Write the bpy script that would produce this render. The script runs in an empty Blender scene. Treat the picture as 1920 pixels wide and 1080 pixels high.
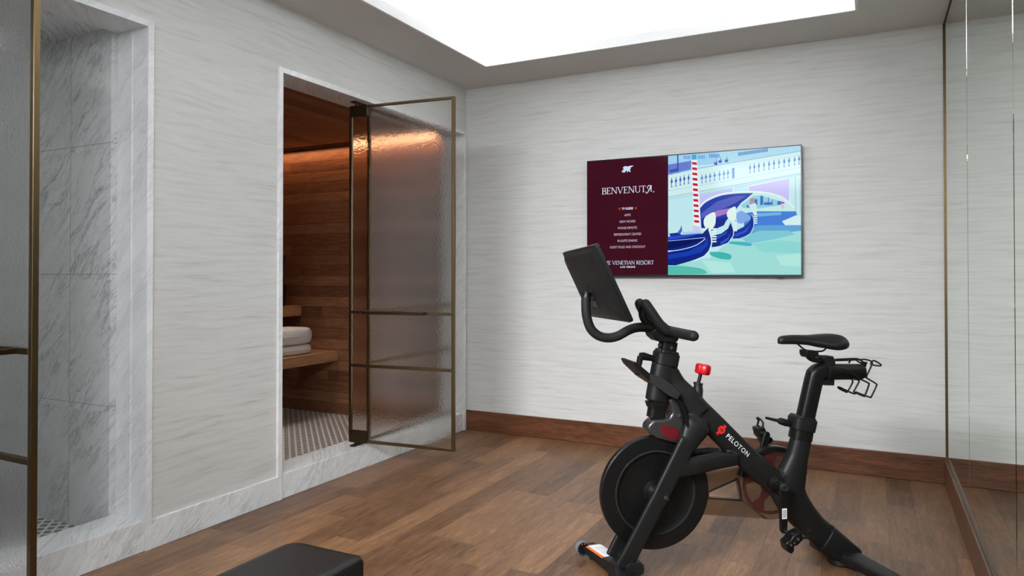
import bpy, bmesh, math, random
from mathutils import Vector, Matrix
from mathutils.bvhtree import BVHTree

PI = math.pi
def R_(d): return math.radians(d)
SC = bpy.context.scene
C = SC.collection

# ------------------------------------------------------------------ camera
F_PX, YAW, PIT, ROL = 1328.7414, 0.4708, 0.0110, -0.0002
CAM = Vector((2.8832, -4.8585, 1.2217)); SHIFT = -38.94
Fv = Vector((-math.sin(YAW)*math.cos(PIT), math.cos(YAW)*math.cos(PIT), math.sin(PIT)))
Rv = Vector((math.cos(YAW), math.sin(YAW), 0)); Uv = Rv.cross(Fv)
R2 = Rv*math.cos(ROL)+Uv*math.sin(ROL); U2 = Uv*math.cos(ROL)-Rv*math.sin(ROL)
cd = bpy.data.cameras.new('camera'); cam = bpy.data.objects.new('camera', cd); C.objects.link(cam)
cd.sensor_width = 36; cd.lens = 36*F_PX/1920; cd.shift_y = SHIFT/1920; cd.clip_start = .02
M = Matrix((R2, U2, -Fv)).transposed().to_4x4(); M.translation = CAM
cam.matrix_world = M; SC.camera = cam

# ------------------------------------------------------------------ world, exposure, big lights
SC.view_settings.view_transform = 'Standard'; SC.view_settings.look = 'None'
SC.view_settings.exposure = 0.0; SC.view_settings.gamma = 1.0; SC.view_settings.use_curve_mapping = False
wd = bpy.data.worlds.new('world'); SC.world = wd; wd.use_nodes = True
wd.node_tree.nodes['Background'].inputs[0].default_value = (.8, .9, 1, 1)
wd.node_tree.nodes['Background'].inputs[1].default_value = 0.0

W, H, YB = 3.265, 2.70, -6.6            # mirror wall, ceiling, wall behind the camera
CX0, CX1, CY0, CY1, LIP, CT = .444, 2.807, -5.9, -.475, .063, 3.0   # ceiling cove
def area(name, loc, sx, sy, power, col=(1, 1, 1), rot=(0, 0, 0), spread=PI):
    l = bpy.data.lights.new(name, 'AREA'); l.shape = 'RECTANGLE'; l.size = sx; l.size_y = sy
    l.energy = power; l.color = col; l.spread = spread
    o = bpy.data.objects.new(name, l); o.location = loc; o.rotation_euler = rot; C.objects.link(o); return o
COVE = 6.3
ccol = (.93, .965, 1)
ly = CY1-CY0
cmx, cmy = (CX0+CX1)/2, (CY0+CY1)/2
area('cove_light', (CX0-.08, cmy, 2.74), .06, ly, COVE*ly, ccol, (PI, 0, 0))
area('cove_light', (CX1+.08, cmy, 2.74), .06, ly, COVE*ly, ccol, (PI, 0, 0))
area('cove_light', (cmx, CY1+.08, 2.74), CX1-CX0, .06, COVE*2.36, ccol, (PI, 0, 0))
area('cove_light', (cmx, CY0-.08, 2.74), CX1-CX0, .06, COVE*2.36, ccol, (PI, 0, 0))
# frosted fill glow of a window added behind the camera to brighten the room
area('rear_fill', (1.65, -6.54, 1.45), 2.5, 1.9, 8, (.95, .98, 1), (PI/2, 0, 0))
# fill lamp added unseen behind the camera to brighten the lower far wall
FILL = area('wall_fill', (1.5, -5.7, 2.62), 1.2, .35, 29, (.94, .97, 1), (0, 0, 0), R_(64))
FILL.rotation_euler = (Vector((1.7, 0, -.35))-FILL.location).to_track_quat('-Z', 'Y').to_euler()
FILL2 = area('wall_fill', (2.75, -5.3, 2.62), .5, .35, 9, (.94, .97, 1), (0, 0, 0), R_(76))  # second added fill lamp, lifts the left wall
FILL2.rotation_euler = (Vector((0, -1.7, .35))-FILL2.location).to_track_quat('-Z', 'Y').to_euler()
# warm strip hidden at the top of the sauna side wall, and an added sauna fill lamp
area('sauna_strip_light', (-1.25, -.035, 2.35), 2.2, .03, 5, (1, .50, .24), (0, 0, 0))
area('sauna_fill', (-1.3, -1.3, 2.33), .5, .5, 6.5, (1, .93, .86), (0, 0, 0), R_(100))  # unseen, added to light the sauna floor and towels
area('shower_fill', (-.95, -3.7, 2.33), .5, .9, 2, (1, .98, .95))  # unseen fill lamp added to light the shower

# ------------------------------------------------------------------ pixel to world
def ray(x, y): return Fv*F_PX+R2*(x-960)-U2*(y-540-SHIFT)
def at(x, y, ax, v):
    d = ray(x, y); return CAM+d*((v-CAM[ax])/d[ax])

# ------------------------------------------------------------------ materials
def srgb(r, g, b):
    f = lambda c: (c/255/12.92) if c/255 <= .04045 else ((c/255+.055)/1.055)**2.4
    return (f(r), f(g), f(b), 1)
class NT:
    def __init__(s, name):
        s.m = bpy.data.materials.new(name); s.m.use_nodes = True; s.t = s.m.node_tree
        s.b = s.t.nodes['Principled BSDF']
    def n(s, typ, **kw):
        nd = s.t.nodes.new(typ)
        for k, v in kw.items(): setattr(nd, k, v)
        return nd
    def put(s, sock, v):
        if isinstance(v, bpy.types.NodeSocket): s.t.links.new(v, sock)
        elif v is not None: sock.default_value = v
    def math(s, op, a, b=None, c=None):
        nd = s.n('ShaderNodeMath', operation=op)
        for i, v in enumerate((a, b, c)):
            if v is not None: s.put(nd.inputs[i], v)
        return nd.outputs[0]
    def pos(s):
        g = s.n('ShaderNodeNewGeometry'); return g.outputs['Position']
    def xyz(s, v=None):
        nd = s.n('ShaderNodeSeparateXYZ'); s.put(nd.inputs[0], v or s.pos()); return nd.outputs
    def comb(s, x, y, z):
        nd = s.n('ShaderNodeCombineXYZ')
        for i, v in enumerate((x, y, z)): s.put(nd.inputs[i], v)
        return nd.outputs[0]
    def noise(s, vec, scale=1, detail=4, rough=.5, dist=0, col=False):
        nd = s.n('ShaderNodeTexNoise'); s.put(nd.inputs['Vector'], vec)
        nd.inputs['Scale'].default_value = scale; nd.inputs['Detail'].default_value = detail
        nd.inputs['Roughness'].default_value = rough; nd.inputs['Distortion'].default_value = dist
        return nd.outputs['Color' if col else 'Fac']
    def ramp(s, f, stops, interp='LINEAR'):
        nd = s.n('ShaderNodeValToRGB'); cr = nd.color_ramp; cr.interpolation = interp
        while len(cr.elements) < len(stops): cr.elements.new(.5)
        for e, (p, c) in zip(cr.elements, stops):
            e.position = p; e.color = c if len(c) == 4 else (*c, 1)
        s.put(nd.inputs[0], f); return nd.outputs[0]
    def mix(s, f, a, b, typ='MIX'):
        nd = s.n('ShaderNodeMix', data_type='RGBA', blend_type=typ)
        s.put(nd.inputs[0], f); s.put(nd.inputs[6], a); s.put(nd.inputs[7], b); return nd.outputs[2]
    def bump(s, h, strength=.3, dist=.002):
        nd = s.n('ShaderNodeBump'); s.put(nd.inputs['Height'], h)
        nd.inputs['Strength'].default_value = strength; nd.inputs['Distance'].default_value = dist
        s.t.links.new(nd.outputs[0], s.b.inputs['Normal']); return nd
    def set(s, **kw):
        for k, v in kw.items(): s.put(s.b.inputs[k.replace('_', ' ')], v)
        return s.m
G = lambda v: (v, v, v, 1)
def plain(name, col, rough=.5, metal=0, **kw):
    t = NT(name); t.set(Base_Color=col, Roughness=rough, Metallic=metal, **kw)
    nz = t.noise(t.pos(), 220, 2); t.bump(nz, .05, .0005)
    return t.m

def m_wallpaper():
    t = NT('strie wallpaper'); x, y, z = t.xyz()
    wob = t.noise(t.comb(t.math('MULTIPLY', x, 2.2), t.math('MULTIPLY', y, 2.2), t.math('MULTIPLY', z, 4)), 1, 3)
    zz = t.math('ADD', z, t.math('MULTIPLY', wob, .055))
    v1 = t.comb(t.math('MULTIPLY', x, 2.6), t.math('MULTIPLY', y, 2.6), t.math('MULTIPLY', zz, 52))
    n1 = t.noise(v1, 1, 5, .62)
    v2 = t.comb(t.math('MULTIPLY', x, 9), t.math('MULTIPLY', y, 9), t.math('MULTIPLY', zz, 170))
    n2 = t.noise(v2, 1, 3, .6)
    mask = t.noise(t.comb(t.math('MULTIPLY', x, 3), t.math('MULTIPLY', y, 3), t.math('MULTIPLY', zz, 18)), 1, 2)
    base = t.ramp(n1, [(.27, srgb(194, 191, 187)), (.40, srgb(211, 210, 207)), (.56, srgb(219, 219, 217))])
    st = t.ramp(n2, [(.32, G(.85)), (.42, G(1))])
    st = t.mix(t.ramp(mask, [(.47, G(0)), (.66, G(1))]), G(1), st)
    col = t.mix(1.0, base, st, 'MULTIPLY')
    t.bump(n2, .08, .001)
    return t.set(Base_Color=col, Roughness=.55)
def m_marble(name='white marble', seed=0.0, base=(236, 238, 239), tiles=None, amt=1.0):
    t = NT(name); x, y, z = t.xyz()
    q = t.math('ADD', x, y); ca, sa = math.cos(R_(47)), math.sin(R_(47))
    al = t.math('ADD', t.math('MULTIPLY', q, ca), t.math('MULTIPLY', z, sa))
    pe = t.math('SUBTRACT', t.math('MULTIPLY', q, sa), t.math('MULTIPLY', z, ca))
    d = t.math('SUBTRACT', x, y)
    off = seed
    if tiles:
        cell = t.math('ADD', t.math('FLOOR', t.math('DIVIDE', z, .6)), t.math('MULTIPLY', t.math('FLOOR', t.math('DIVIDE', t.math('ADD', x, .50), .9)), 7.3))
        off = t.math('MULTIPLY', cell, 3.7)
    wob = t.noise(t.comb(al, pe, d), 3.0, 4)
    pw = t.math('ADD', pe, t.math('MULTIPLY', wob, .12))
    v = t.comb(t.math('MULTIPLY', al, 2.4), t.math('ADD', t.math('MULTIPLY', pw, 13), off), t.math('MULTIPLY', d, .6))
    n = t.noise(v, 1, 7, .62)
    r = t.math('ABSOLUTE', t.math('SUBTRACT', n, .5))
    thin = t.ramp(r, [(0, G(0)), (.008, G(.3)), (.03, G(1))])
    msk = t.noise(t.comb(al, t.math('ADD', pe, off), d), 2.6, 3)
    mk = t.ramp(msk, [(.34, G(0)), (.54, G(1))])
    v3 = t.comb(t.math('MULTIPLY', al, 8), t.math('ADD', t.math('MULTIPLY', pw, 46), off), d)
    n3 = t.noise(v3, 1, 5, .6); r3 = t.math('ABSOLUTE', t.math('SUBTRACT', n3, .5))
    fine = t.ramp(r3, [(0, G(0)), (.03, G(1))])
    cloud = t.ramp(n, [(.3, srgb(222, 224, 227)), (.5, srgb(*base))])
    c = t.mix(t.math('MULTIPLY', t.math('SUBTRACT', 1, thin), t.math('MULTIPLY', mk, .62*amt)), cloud, srgb(134, 136, 141))
    c = t.mix(t.math('MULTIPLY', t.math('SUBTRACT', 1, fine), t.math('MULTIPLY', mk, .52*amt)), c, srgb(140, 142, 147))
    if tiles:
        fz = t.math('FRACT', t.math('DIVIDE', t.math('SUBTRACT', z, .024), .6))
        fx = t.math('FRACT', t.math('DIVIDE', t.math('ADD', x, 3.201), .9))
        g = t.math('MAXIMUM', t.math('LESS_THAN', fz, .005), t.math('LESS_THAN', fx, .0035))
        c = t.mix(g, c, srgb(150, 150, 150))
    return t.set(Base_Color=c, Roughness=.22)
def m_planks(name, across, along, width, length, cols, joint, grain=1.0, rough=.4, jw=.03, endjoint=True, spread=.35, aoff=0.0):
    """boards: 'across' and 'along' are axis indices"""
    t = NT(name); P = t.xyz(); a = t.math('ADD', P[across], aoff); l = P[along]
    ia = t.math('FLOOR', t.math('DIVIDE', a, width)); fa = t.math('FRACT', t.math('DIVIDE', a, width))
    w1 = t.n('ShaderNodeTexWhiteNoise', noise_dimensions='1D'); t.put(w1.inputs['W'], ia)
    lo = t.math('ADD', t.math('DIVIDE', l, length), t.math('MULTIPLY', w1.outputs['Value'], 7.0))
    il = t.math('FLOOR', lo); fl = t.math('FRACT', lo)
    w2 = t.n('ShaderNodeTexWhiteNoise', noise_dimensions='2D'); t.put(w2.inputs['Vector'], t.comb(ia, il, 0))
    rnd = w2.outputs['Value']
    o = [None]*3; third = 3-across-along
    o[across] = t.math('ADD', t.math('MULTIPLY', P[across], 30), t.math('MULTIPLY', rnd, 40))
    o[along] = t.math('MULTIPLY', l, 4.0); o[third] = t.math('MULTIPLY', P[third], 30)
    g1 = t.noise(t.comb(*o), 1, 6, .62, .6)
    o2 = [None]*3
    o2[across] = t.math('ADD', t.math('MULTIPLY', P[across], 150), t.math('MULTIPLY', rnd, 90))
    o2[along] = t.math('MULTIPLY', l, 13); o2[third] = t.math('MULTIPLY', P[third], 150)
    g2 = t.noise(t.comb(*o2), 1, 3, .6)
    f = t.math('ADD', t.math('MULTIPLY', rnd, spread), t.math('MULTIPLY', g1, grain))
    f = t.math('ADD', f, t.math('MULTIPLY', t.math('SUBTRACT', g2, .5), .85))
    c = t.ramp(f, cols)
    j = t.math('LESS_THAN', fa, jw)
    if endjoint: j = t.math('MAXIMUM', j, t.math('LESS_THAN', fl, jw*width/length))
    c = t.mix(j, c, joint)
    t.bump(t.math('SUBTRACT', g1, t.math('MULTIPLY', j, 1.5)), .15, .002)
    rg = t.math('ADD', t.math('MULTIPLY', g2, .2), rough-.1)
    return t.set(Base_Color=c, Roughness=rg)
def m_mosaic(name, dark):
    t = NT(name); x, y, z = t.xyz(); k = math.sqrt(.5)
    a = t.math('MULTIPLY', t.math('ADD', x, y), k); b = t.math('MULTIPLY', t.math('SUBTRACT', y, x), k)
    fa = t.math('FRACT', t.math('DIVIDE', a, .042)); fb = t.math('FRACT', t.math('DIVIDE', b, .052))
    d = t.math('MULTIPLY', t.math('GREATER_THAN', fa, .34), t.math('GREATER_THAN', fb, .34))
    ga = t.math('LESS_THAN', t.math('ABSOLUTE', t.math('SUBTRACT', fa, .34)), .03)
    n = t.noise(t.pos(), 40, 3)
    w2 = t.n('ShaderNodeTexWhiteNoise', noise_dimensions='2D')
    t.put(w2.inputs['Vector'], t.comb(t.math('FLOOR', t.math('DIVIDE', a, .042)), t.math('FLOOR', t.math('DIVIDE', b, .052)), 0))
    dk = t.mix(w2.outputs['Value'], dark, srgb(120, 118, 116))
    c = t.mix(d, t.ramp(n, [(.3, srgb(222, 221, 219)), (.7, srgb(238, 237, 236))]), dk)
    c = t.mix(t.math('MULTIPLY', ga, .6), c, srgb(170, 168, 165))
    return t.set(Base_Color=c, Roughness=.3)
def m_glass():
    t = NT('rippled glass'); x, y, z = t.xyz()
    n = t.noise(t.pos(), 72, 2, .5, .6); n2 = t.noise(t.pos(), 210, 1)
    h = t.math('ADD', n, t.math('MULTIPLY', n2, .35))
    t.bump(h, .22, .003)
    return t.set(Base_Color=(.985, .99, .985, 1), Roughness=.03, IOR=1.45, Transmission_Weight=1.0)
def m_emit(name, col, s=1.0):
    t = NT(name)
    return t.set(Base_Color=(.001, .001, .001, 1), Roughness=.10, Emission_Color=col, Emission_Strength=s, Specular_IOR_Level=.04)
def m_smoke():
    t = NT('smoked plastic'); out = t.t.nodes['Material Output']
    tr = t.n('ShaderNodeBsdfTransparent'); tr.inputs[0].default_value = (.80, .73, .64, 1)
    mx = t.n('ShaderNodeMixShader'); mx.inputs[0].default_value = .26
    t.set(Base_Color=srgb(96, 80, 70), Roughness=.25)
    t.t.links.new(tr.outputs[0], mx.inputs[1]); t.t.links.new(t.b.outputs[0], mx.inputs[2]); t.t.links.new(mx.outputs[0], out.inputs[0])
    return t.m
def m_towel():
    t = NT('terry cloth'); n = t.noise(t.pos(), 260, 3, .7)
    t.bump(n, .8, .004)
    return t.set(Base_Color=t.ramp(n, [(.3, srgb(230, 229, 228)), (.7, srgb(248, 248, 248))]), Roughness=.95)
def m_black(name, v, rough, nscale=300, bs=.1):
    t = NT(name); n = t.noise(t.pos(), nscale, 2); t.bump(n, bs, .0006)
    return t.set(Base_Color=t.ramp(n, [(.3, (v*.8, v*.8, v*.83, 1)), (.7, (v*1.2, v*1.2, v*1.24, 1))]), Roughness=rough, Specular_IOR_Level=.34)

WALLP = m_wallpaper(); MARB = m_marble(); MARBT = m_marble('marble wall tile', 0, (214, 216, 216), True)
MARB2 = m_marble('white marble slab', 5.3, (240, 241, 242), None, .35); MARB3 = m_marble('white marble skirting', 2.1, (238, 240, 241), None, .6)
FLOORM = m_planks('wood floor planks', 0, 1, .128, .80,
    [(.30, srgb(80, 55, 38)), (.53, srgb(114, 82, 57)), (.76, srgb(138, 101, 71)), (1, srgb(172, 130, 92))], srgb(76, 52, 37), .8, .40, .009, True, .36)
CED_W = m_planks('cedar wall boards', 2, 0, .0935, 2.6,
    [(.25, srgb(92, 56, 38)), (.5, srgb(118, 76, 52)), (.8, srgb(142, 98, 70)), (1, srgb(162, 116, 86))], srgb(66, 36, 22), .85, .5, .035, False, .45)
CED_Y = m_planks('cedar boards lengthwise', 2, 1, .0935, 2.6,
    [(.25, srgb(92, 56, 38)), (.5, srgb(118, 76, 52)), (.8, srgb(142, 98, 70)), (1, srgb(162, 116, 86))], srgb(66, 36, 22), .85, .5, .035, False, .45)
CED_C = m_planks('cedar ceiling boards', 0, 1, .125, 3,
    [(.25, srgb(88, 52, 34)), (.5, srgb(116, 72, 46)), (.8, srgb(140, 92, 62)), (1, srgb(160, 110, 76))], srgb(44, 24, 16), .85, .5, .05, False, .6)
BENCHW = m_planks('bench wood', 0, 1, .5, 5,
    [(.2, srgb(120, 82, 54)), (.5, srgb(168, 122, 84)), (.8, srgb(196, 150, 108))], srgb(90, 60, 40), 1.0, .5, .0, False, .1)
BASEW = m_planks('walnut baseboard', 2, 0, .6, 9,
    [(.25, srgb(58, 33, 18)), (.55, srgb(96, 57, 34)), (.85, srgb(126, 78, 48))], srgb(60, 34, 20), 1.0, .35, .0, False, .1)
BASEWY = m_planks('walnut baseboard side', 2, 1, .6, 9,
    [(.25, srgb(58, 33, 18)), (.55, srgb(96, 57, 34)), (.85, srgb(126, 78, 48))], srgb(60, 34, 20), 1.0, .35, .0, False, .1)
PAINT = plain('ceiling paint', srgb(212, 208, 204), .8)
COVEP = plain('cove paint', srgb(238, 238, 238), .8)
BRASS = plain('aged brass', srgb(110, 93, 68), .34, 1)
BRONZE = plain('dark bronze', srgb(76, 64, 48), .38, 1)
GLASS = m_glass()
MOS = m_mosaic('diamond mosaic', srgb(98, 95, 93)); 
def m_mirror():
    t = NT('mirror glass'); return t.set(Base_Color=(.78, .84, .775, 1), Metallic=1, Roughness=.0)
MIRR = m_mirror()
SEAM = plain('mirror edge', srgb(150, 158, 150), .2, .6)
BLK = m_black('matte black frame', .009, .45); BLK2 = m_black('satin black', .006, .34)
RUB = m_black('black rubber', .010, .6, 500, .25); VIN = m_black('black vinyl', .008, .42, 420, .25)
FLYM = m_black('flywheel steel', .005, .38); LIPM = m_black('machined black', .022, .25)
CHR = plain('chrome', (.8, .8, .82, 1), .12, 1)
REDP = plain('red plastic', srgb(206, 16, 28), .3); WHT = plain('white print', srgb(235, 235, 235), .6)
REDPR = plain('red print', srgb(214, 32, 30), .5)
ORG = plain('orange print', srgb(222, 110, 20), .5); GREYPR = plain('grey print', srgb(176, 178, 184), .6)
TRAYM = plain('grey tray plastic', srgb(44, 42, 41), .35); SMOKE = m_smoke(); TOW = m_towel(); CLEAR = plain('clear wheel', srgb(112, 110, 114), .25)
CHAINR = plain('dark red plastic', srgb(98, 14, 24), .35)
GUN = plain('gunmetal cover', srgb(92, 90, 92), .22, .75); TVB = m_black('tv bezel', .012, .25)
FILLM = m_emit('frosted fill glow', (.9, .95, 1, 1), 1.2)  # glow for the added rear window
LEDM = m_emit('led strip', (1, .98, .95, 1), 1.5)

# ------------------------------------------------------------------ mesh building
class MB:
    def __init__(s): s.v = []; s.f = []; s.mi = []; s.mats = []
    def _m(s, m):
        if m is None: return 0
        if m not in s.mats: s.mats.append(m)
        return s.mats.index(m)
    def add(s, vs, fs, m=None):
        o = len(s.v); s.v += [Vector(v) for v in vs]; k = s._m(m)
        for f in fs: s.f.append([i+o for i in f]); s.mi.append(k)
        return s
    def box(s, a, b, m=None):
        x0, y0, z0 = [min(p, q) for p, q in zip(a, b)]; x1, y1, z1 = [max(p, q) for p, q in zip(a, b)]
        return s.add([(x0,y0,z0),(x1,y0,z0),(x1,y1,z0),(x0,y1,z0),(x0,y0,z1),(x1,y0,z1),(x1,y1,z1),(x0,y1,z1)],
            [(0,3,2,1),(4,5,6,7),(0,1,5,4),(1,2,6,5),(2,3,7,6),(3,0,4,7)], m)
    def prism(s, poly, off, m=None):
        """poly: list of 3D points, off: vector of thickness"""
        n = len(poly); off = Vector(off); vs = [Vector(p) for p in poly]+[Vector(p)+off for p in poly]
        return s.add(vs, [list(range(n))[::-1], list(range(n, 2*n))]+[[i, (i+1) % n, (i+1) % n+n, i+n] for i in range(n)], m)
    def tube(s, pts, rad, seg=12, m=None, side=None, lat=None, power=1.0, cap=True, rnd=False):
        """sweep; rad: in-plane radius (number or list); side: fixed lateral axis; lat: lateral radius"""
        pts = [Vector(p) for p in pts]; n = len(pts)
        R = rad if isinstance(rad, (list, tuple)) else [rad]*n
        L = lat if isinstance(lat, (list, tuple)) else ([lat]*n if lat is not None else R)
        if rnd:
            d0 = (pts[0]-pts[1]).normalized(); d1 = (pts[-1]-pts[-2]).normalized()
            k = [(1.0, .25), (.85, .6), (.5, .88)]
            P0 = [pts[0]+d0*R[0]*a for a, b in k]; P1 = [pts[-1]+d1*R[-1]*a for a, b in k][::-1]
            R0 = [R[0]*b for a, b in k]; R1 = [R[-1]*b for a, b in k][::-1]
            L0 = [L[0]*b for a, b in k]; L1 = [L[-1]*b for a, b in k][::-1]
            pts = P0+pts+P1; R = R0+list(R)+R1; L = L0+list(L)+L1; n = len(pts)
        vs = []; prev = None
        for i, p in enumerate(pts):
            t = (pts[min(i+1, n-1)]-pts[max(i-1, 0)]).normalized()
            if side is not None:
                b = Vector(side).normalized(); a = b.cross(t).normalized(); b = t.cross(a)
            else:
                if prev is None:
                    h = Vector((0, 0, 1)) if abs(t.z) < .9 else Vector((1, 0, 0)); a = h.cross(t).normalized()
                else:
                    a = (prev-t*prev.dot(t)).normalized()
                prev = a; b = t.cross(a)
            for k in range(seg):
                an = 2*PI*k/seg; ca, sa = math.cos(an), math.sin(an)
                ca = math.copysign(abs(ca)**power, ca); sa = math.copysign(abs(sa)**power, sa)
                vs.append(p+a*ca*R[i]+b*sa*L[i])
        fs = [[i*seg+k, i*seg+(k+1) % seg, (i+1)*seg+(k+1) % seg, (i+1)*seg+k] for i in range(n-1) for k in range(seg)]
        if cap: fs += [list(range(seg))[::-1], [(n-1)*seg+k for k in range(seg)]]
        return s.add(vs, fs, m)
    def cyl(s, a, b, r, seg=24, m=None, r2=None):
        return s.tube([a, b], [r, r if r2 is None else r2], seg, m)
    def lathe(s, c, axis, prof, seg=48, m=None):
        """prof: (radius, distance along axis), closed ring profile"""
        c = Vector(c); ax = Vector(axis).normalized(); h = Vector((0, 0, 1)) if abs(ax.z) < .9 else Vector((1, 0, 0))
        a = h.cross(ax).normalized(); b = ax.cross(a); vs = []; n = len(prof)
        for k in range(seg):
            an = 2*PI*k/seg
            for r, d in prof: vs.append(c+ax*d+(a*math.cos(an)+b*math.sin(an))*max(r, 1e-5))
        fs = [[k*n+i, k*n+i+1, ((k+1) % seg)*n+i+1, ((k+1) % seg)*n+i] for k in range(seg) for i in range(n-1)]
        return s.add(vs, fs, m)
    def build(s, name, mat, parent=None, local=False, bevel=0, ang=35, sub=0, segs=2, label=None):
        me = bpy.data.meshes.new(name); me.from_pydata([tuple(v) for v in s.v], [], s.f)
        mats = s.mats or [mat]
        for m in mats: me.materials.append(m)
        if s.mats:
            for p, k in zip(me.polygons, s.mi): p.material_index = k
        bm = bmesh.new(); bm.from_mesh(me); bmesh.ops.recalc_face_normals(bm, faces=bm.faces); bm.to_mesh(me); bm.free()
        for p in me.polygons: p.use_smooth = True
        me.set_sharp_from_angle(angle=math.radians(ang))
        o = bpy.data.objects.new(name, me); C.objects.link(o)
        if parent is not None:
            o.parent = parent
            if not local:
                w = Matrix.Identity(4); q = parent
                while q is not None: w = q.matrix_basis @ w; q = q.parent
                me.transform(w.inverted())
        if bevel:
            b = o.modifiers.new('bevel', 'BEVEL'); b.width = bevel; b.segments = segs; b.limit_method = 'ANGLE'; b.angle_limit = R_(30)
        if sub:
            b = o.modifiers.new('sub', 'SUBSURF'); b.levels = sub; b.render_levels = sub
        if label: o['label'] = label
        return o
def empty(name, loc, rz=0, label=None, cat=None, group=None, kind=None):
    o = bpy.data.objects.new(name, None); C.objects.link(o); o.location = loc; o.rotation_euler = (0, 0, rz)
    o.empty_display_size = .1
    tag(o, label, cat, group, kind); return o
def tag(o, label=None, cat=None, group=None, kind=None):
    if label: o['label'] = label
    if cat: o['category'] = cat
    if group: o['group'] = group
    if kind: o['kind'] = kind
    return o
def struct(name, mb, mat, label=None, **kw):
    o = mb.build(name, mat, **kw); return tag(o, kind='structure', label=label)
def spline(pts, n=8):
    """Catmull-Rom through points"""
    P = [Vector(p) for p in pts]; out = []
    for i in range(len(P)-1):
        p0 = P[max(i-1, 0)]; p1 = P[i]; p2 = P[i+1]; p3 = P[min(i+2, len(P)-1)]
        for k in range(n):
            t = k/n
            out.append(.5*((2*p1)+(p2-p0)*t+(2*p0-5*p1+4*p2-p3)*t*t+(3*p1-p0-3*p2+p3)*t**3))
    out.append(P[-1]); return out

# ------------------------------------------------------------------ room shell
SZ, DZ = .135, 2.33                        # marble sill top, opening head
S0, S1 = -1.978, -.049                     # sauna opening
B0, B1 = -4.60, -2.79                      # shower opening
L = .03
struct('floor', MB().box((0, YB, -.1), (W+.0, 0, 0)), FLOORM)
mb = MB()
mb.box((-.2, YB, DZ+L), (0, .0, 3.2)); mb.box((-.2, S1+L, 0), (0, 0, DZ+L)); mb.box((-.2, B1+L, 0), (0, S0-L, DZ+L)); mb.box((-.2, YB, 0), (0, B0-L, DZ+L))
struct('wall_left', mb, WALLP)
struct('wall_back', MB().box((-.2, 0, 0), (W+.2, .15, 3.2)), WALLP)
struct('wall_right', MB().box((W+.012, YB, 0), (W+.2, 0, 3.2)), PAINT)
struct('wall_front', MB().box((-.2, YB-.15, 0), (W+.2, YB, 3.2)), WALLP)
mb = MB().box((.35, YB, .45), (2.95, YB+.03, .5)).box((.35, YB, 2.4), (2.95, YB+.03, 2.45)).box((.35, YB, .5), (.4, YB+.03, 2.4)).box((2.9, YB, .5), (2.95, YB+.03, 2.4))
struct('added_window_1', mb, BRONZE)  # unseen window added to carry the rear fill light
MB().box((.4, YB, .5), (2.9, YB+.01, 2.4)).build('fill_pane', FILLM, bpy.data.objects['added_window_1'])  # glowing pane of the added window
# ceiling with its raised cove
mb = MB(); e = .15
mb.box((0, YB, H), (CX0-e, 0, H+.05)); mb.box((CX1+e, YB, H), (W+.012, 0, H+.05))
mb.box((CX0-e, CY1+e, H), (CX1+e, 0, H+.05)); mb.box((CX0-e, YB, H), (CX1+e, CY0-e, H+.05))
mb.box((CX0-e, CY0-e, H), (CX0, CY1+e, H+.02)); mb.box((CX1, CY0-e, H), (CX1+e, CY1+e, H+.02))
mb.box((CX0, CY1, H), (CX1, CY1+e, H+.02)); mb.box((CX0, CY0-e, H), (CX1, CY0, H+.02))
struct('ceiling', mb, PAINT)
mb = MB(); k = .012
q0 = .003; mb.box((CX0-k, CY0-k, H-.0005), (CX0+q0, CY1+k, H+LIP)); mb.box((CX1-q0, CY0-k, H-.0005), (CX1+k, CY1+k, H+LIP))
mb.box((CX0+q0, CY1-q0, H-.0005), (CX1-q0, CY1+k, H+LIP)); mb.box((CX0+q0, CY0-k, H-.0005), (CX1-q0, CY0+q0, H+LIP))
struct('trim_1', mb, COVEP)
mb = MB(); t_ = .03
mb.box((CX0-e-t_, CY0-e-t_, H+.05), (CX0-e, CY1+e+t_, CT)); mb.box((CX1+e, CY0-e-t_, H+.05), (CX1+e+t_, CY1+e+t_, CT))
mb.box((CX0-e, CY1+e, H+.05), (CX1+e, CY1+e+t_, CT)); mb.box((CX0-e, CY0-e-t_, H+.05), (CX1+e, CY0-e, CT))
mb.box((CX0-e-t_, CY0-e-t_, CT), (CX1+e+t_, CY1+e+t_, CT+.05))
struct('ceiling', mb, COVEP)
# baseboards
mb = MB().box((.0, -.015, 0), (W, 0, .155)); struct('baseboard_back', mb, BASEW, bevel=.004)
mb = MB().box((W-.016, YB, 0), (W+.012, -.015, .148)); struct('baseboard_right', mb, BASEWY, bevel=.003)
mb = MB().box((0, B1+L, 0), (.013, S0-L, .131)); struct('baseboard_left', mb, MARB3, bevel=.002)
mb = MB().box((0, YB, 0), (.013, B0-L, .131)); struct('baseboard_left', mb, MARB3, bevel=.002)
# marble linings of the two openings: casing, jambs, head, threshold
def lining(n, y0, y1, right=True):
    mb = MB(); c = .014
    mb.box((-.2, y1, 0), (c, y1+L, DZ+L)); mb.box((-.2, y0-L, 0), (c, y0, DZ+L))
    mb.box((-.2, y0, DZ), (c, y1, DZ+L))
    struct('trim_%d' % n, mb, MARB2, bevel=.0015)
    struct('trim_%d' % (n+1), MB().box((-.2, y0, 0), (.006, y1, SZ)), MARB3, bevel=.002)
lining(2, S0, S1); lining(4, B0, B1)
# brass strip between wall and mirror
mb = MB().box((W-.007, -.009, .155), (W+.004, 0, H)); struct('trim_6', mb, BRASS)
mb = MB().box((W-.004, YB, H-.012), (W+.012, -.012, H)); struct('trim_7', mb, BRONZE)
mb = MB().box((W-.006, YB, .148), (W+.012, -.012, .154)); struct('trim_8', mb, BRASS)

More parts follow.
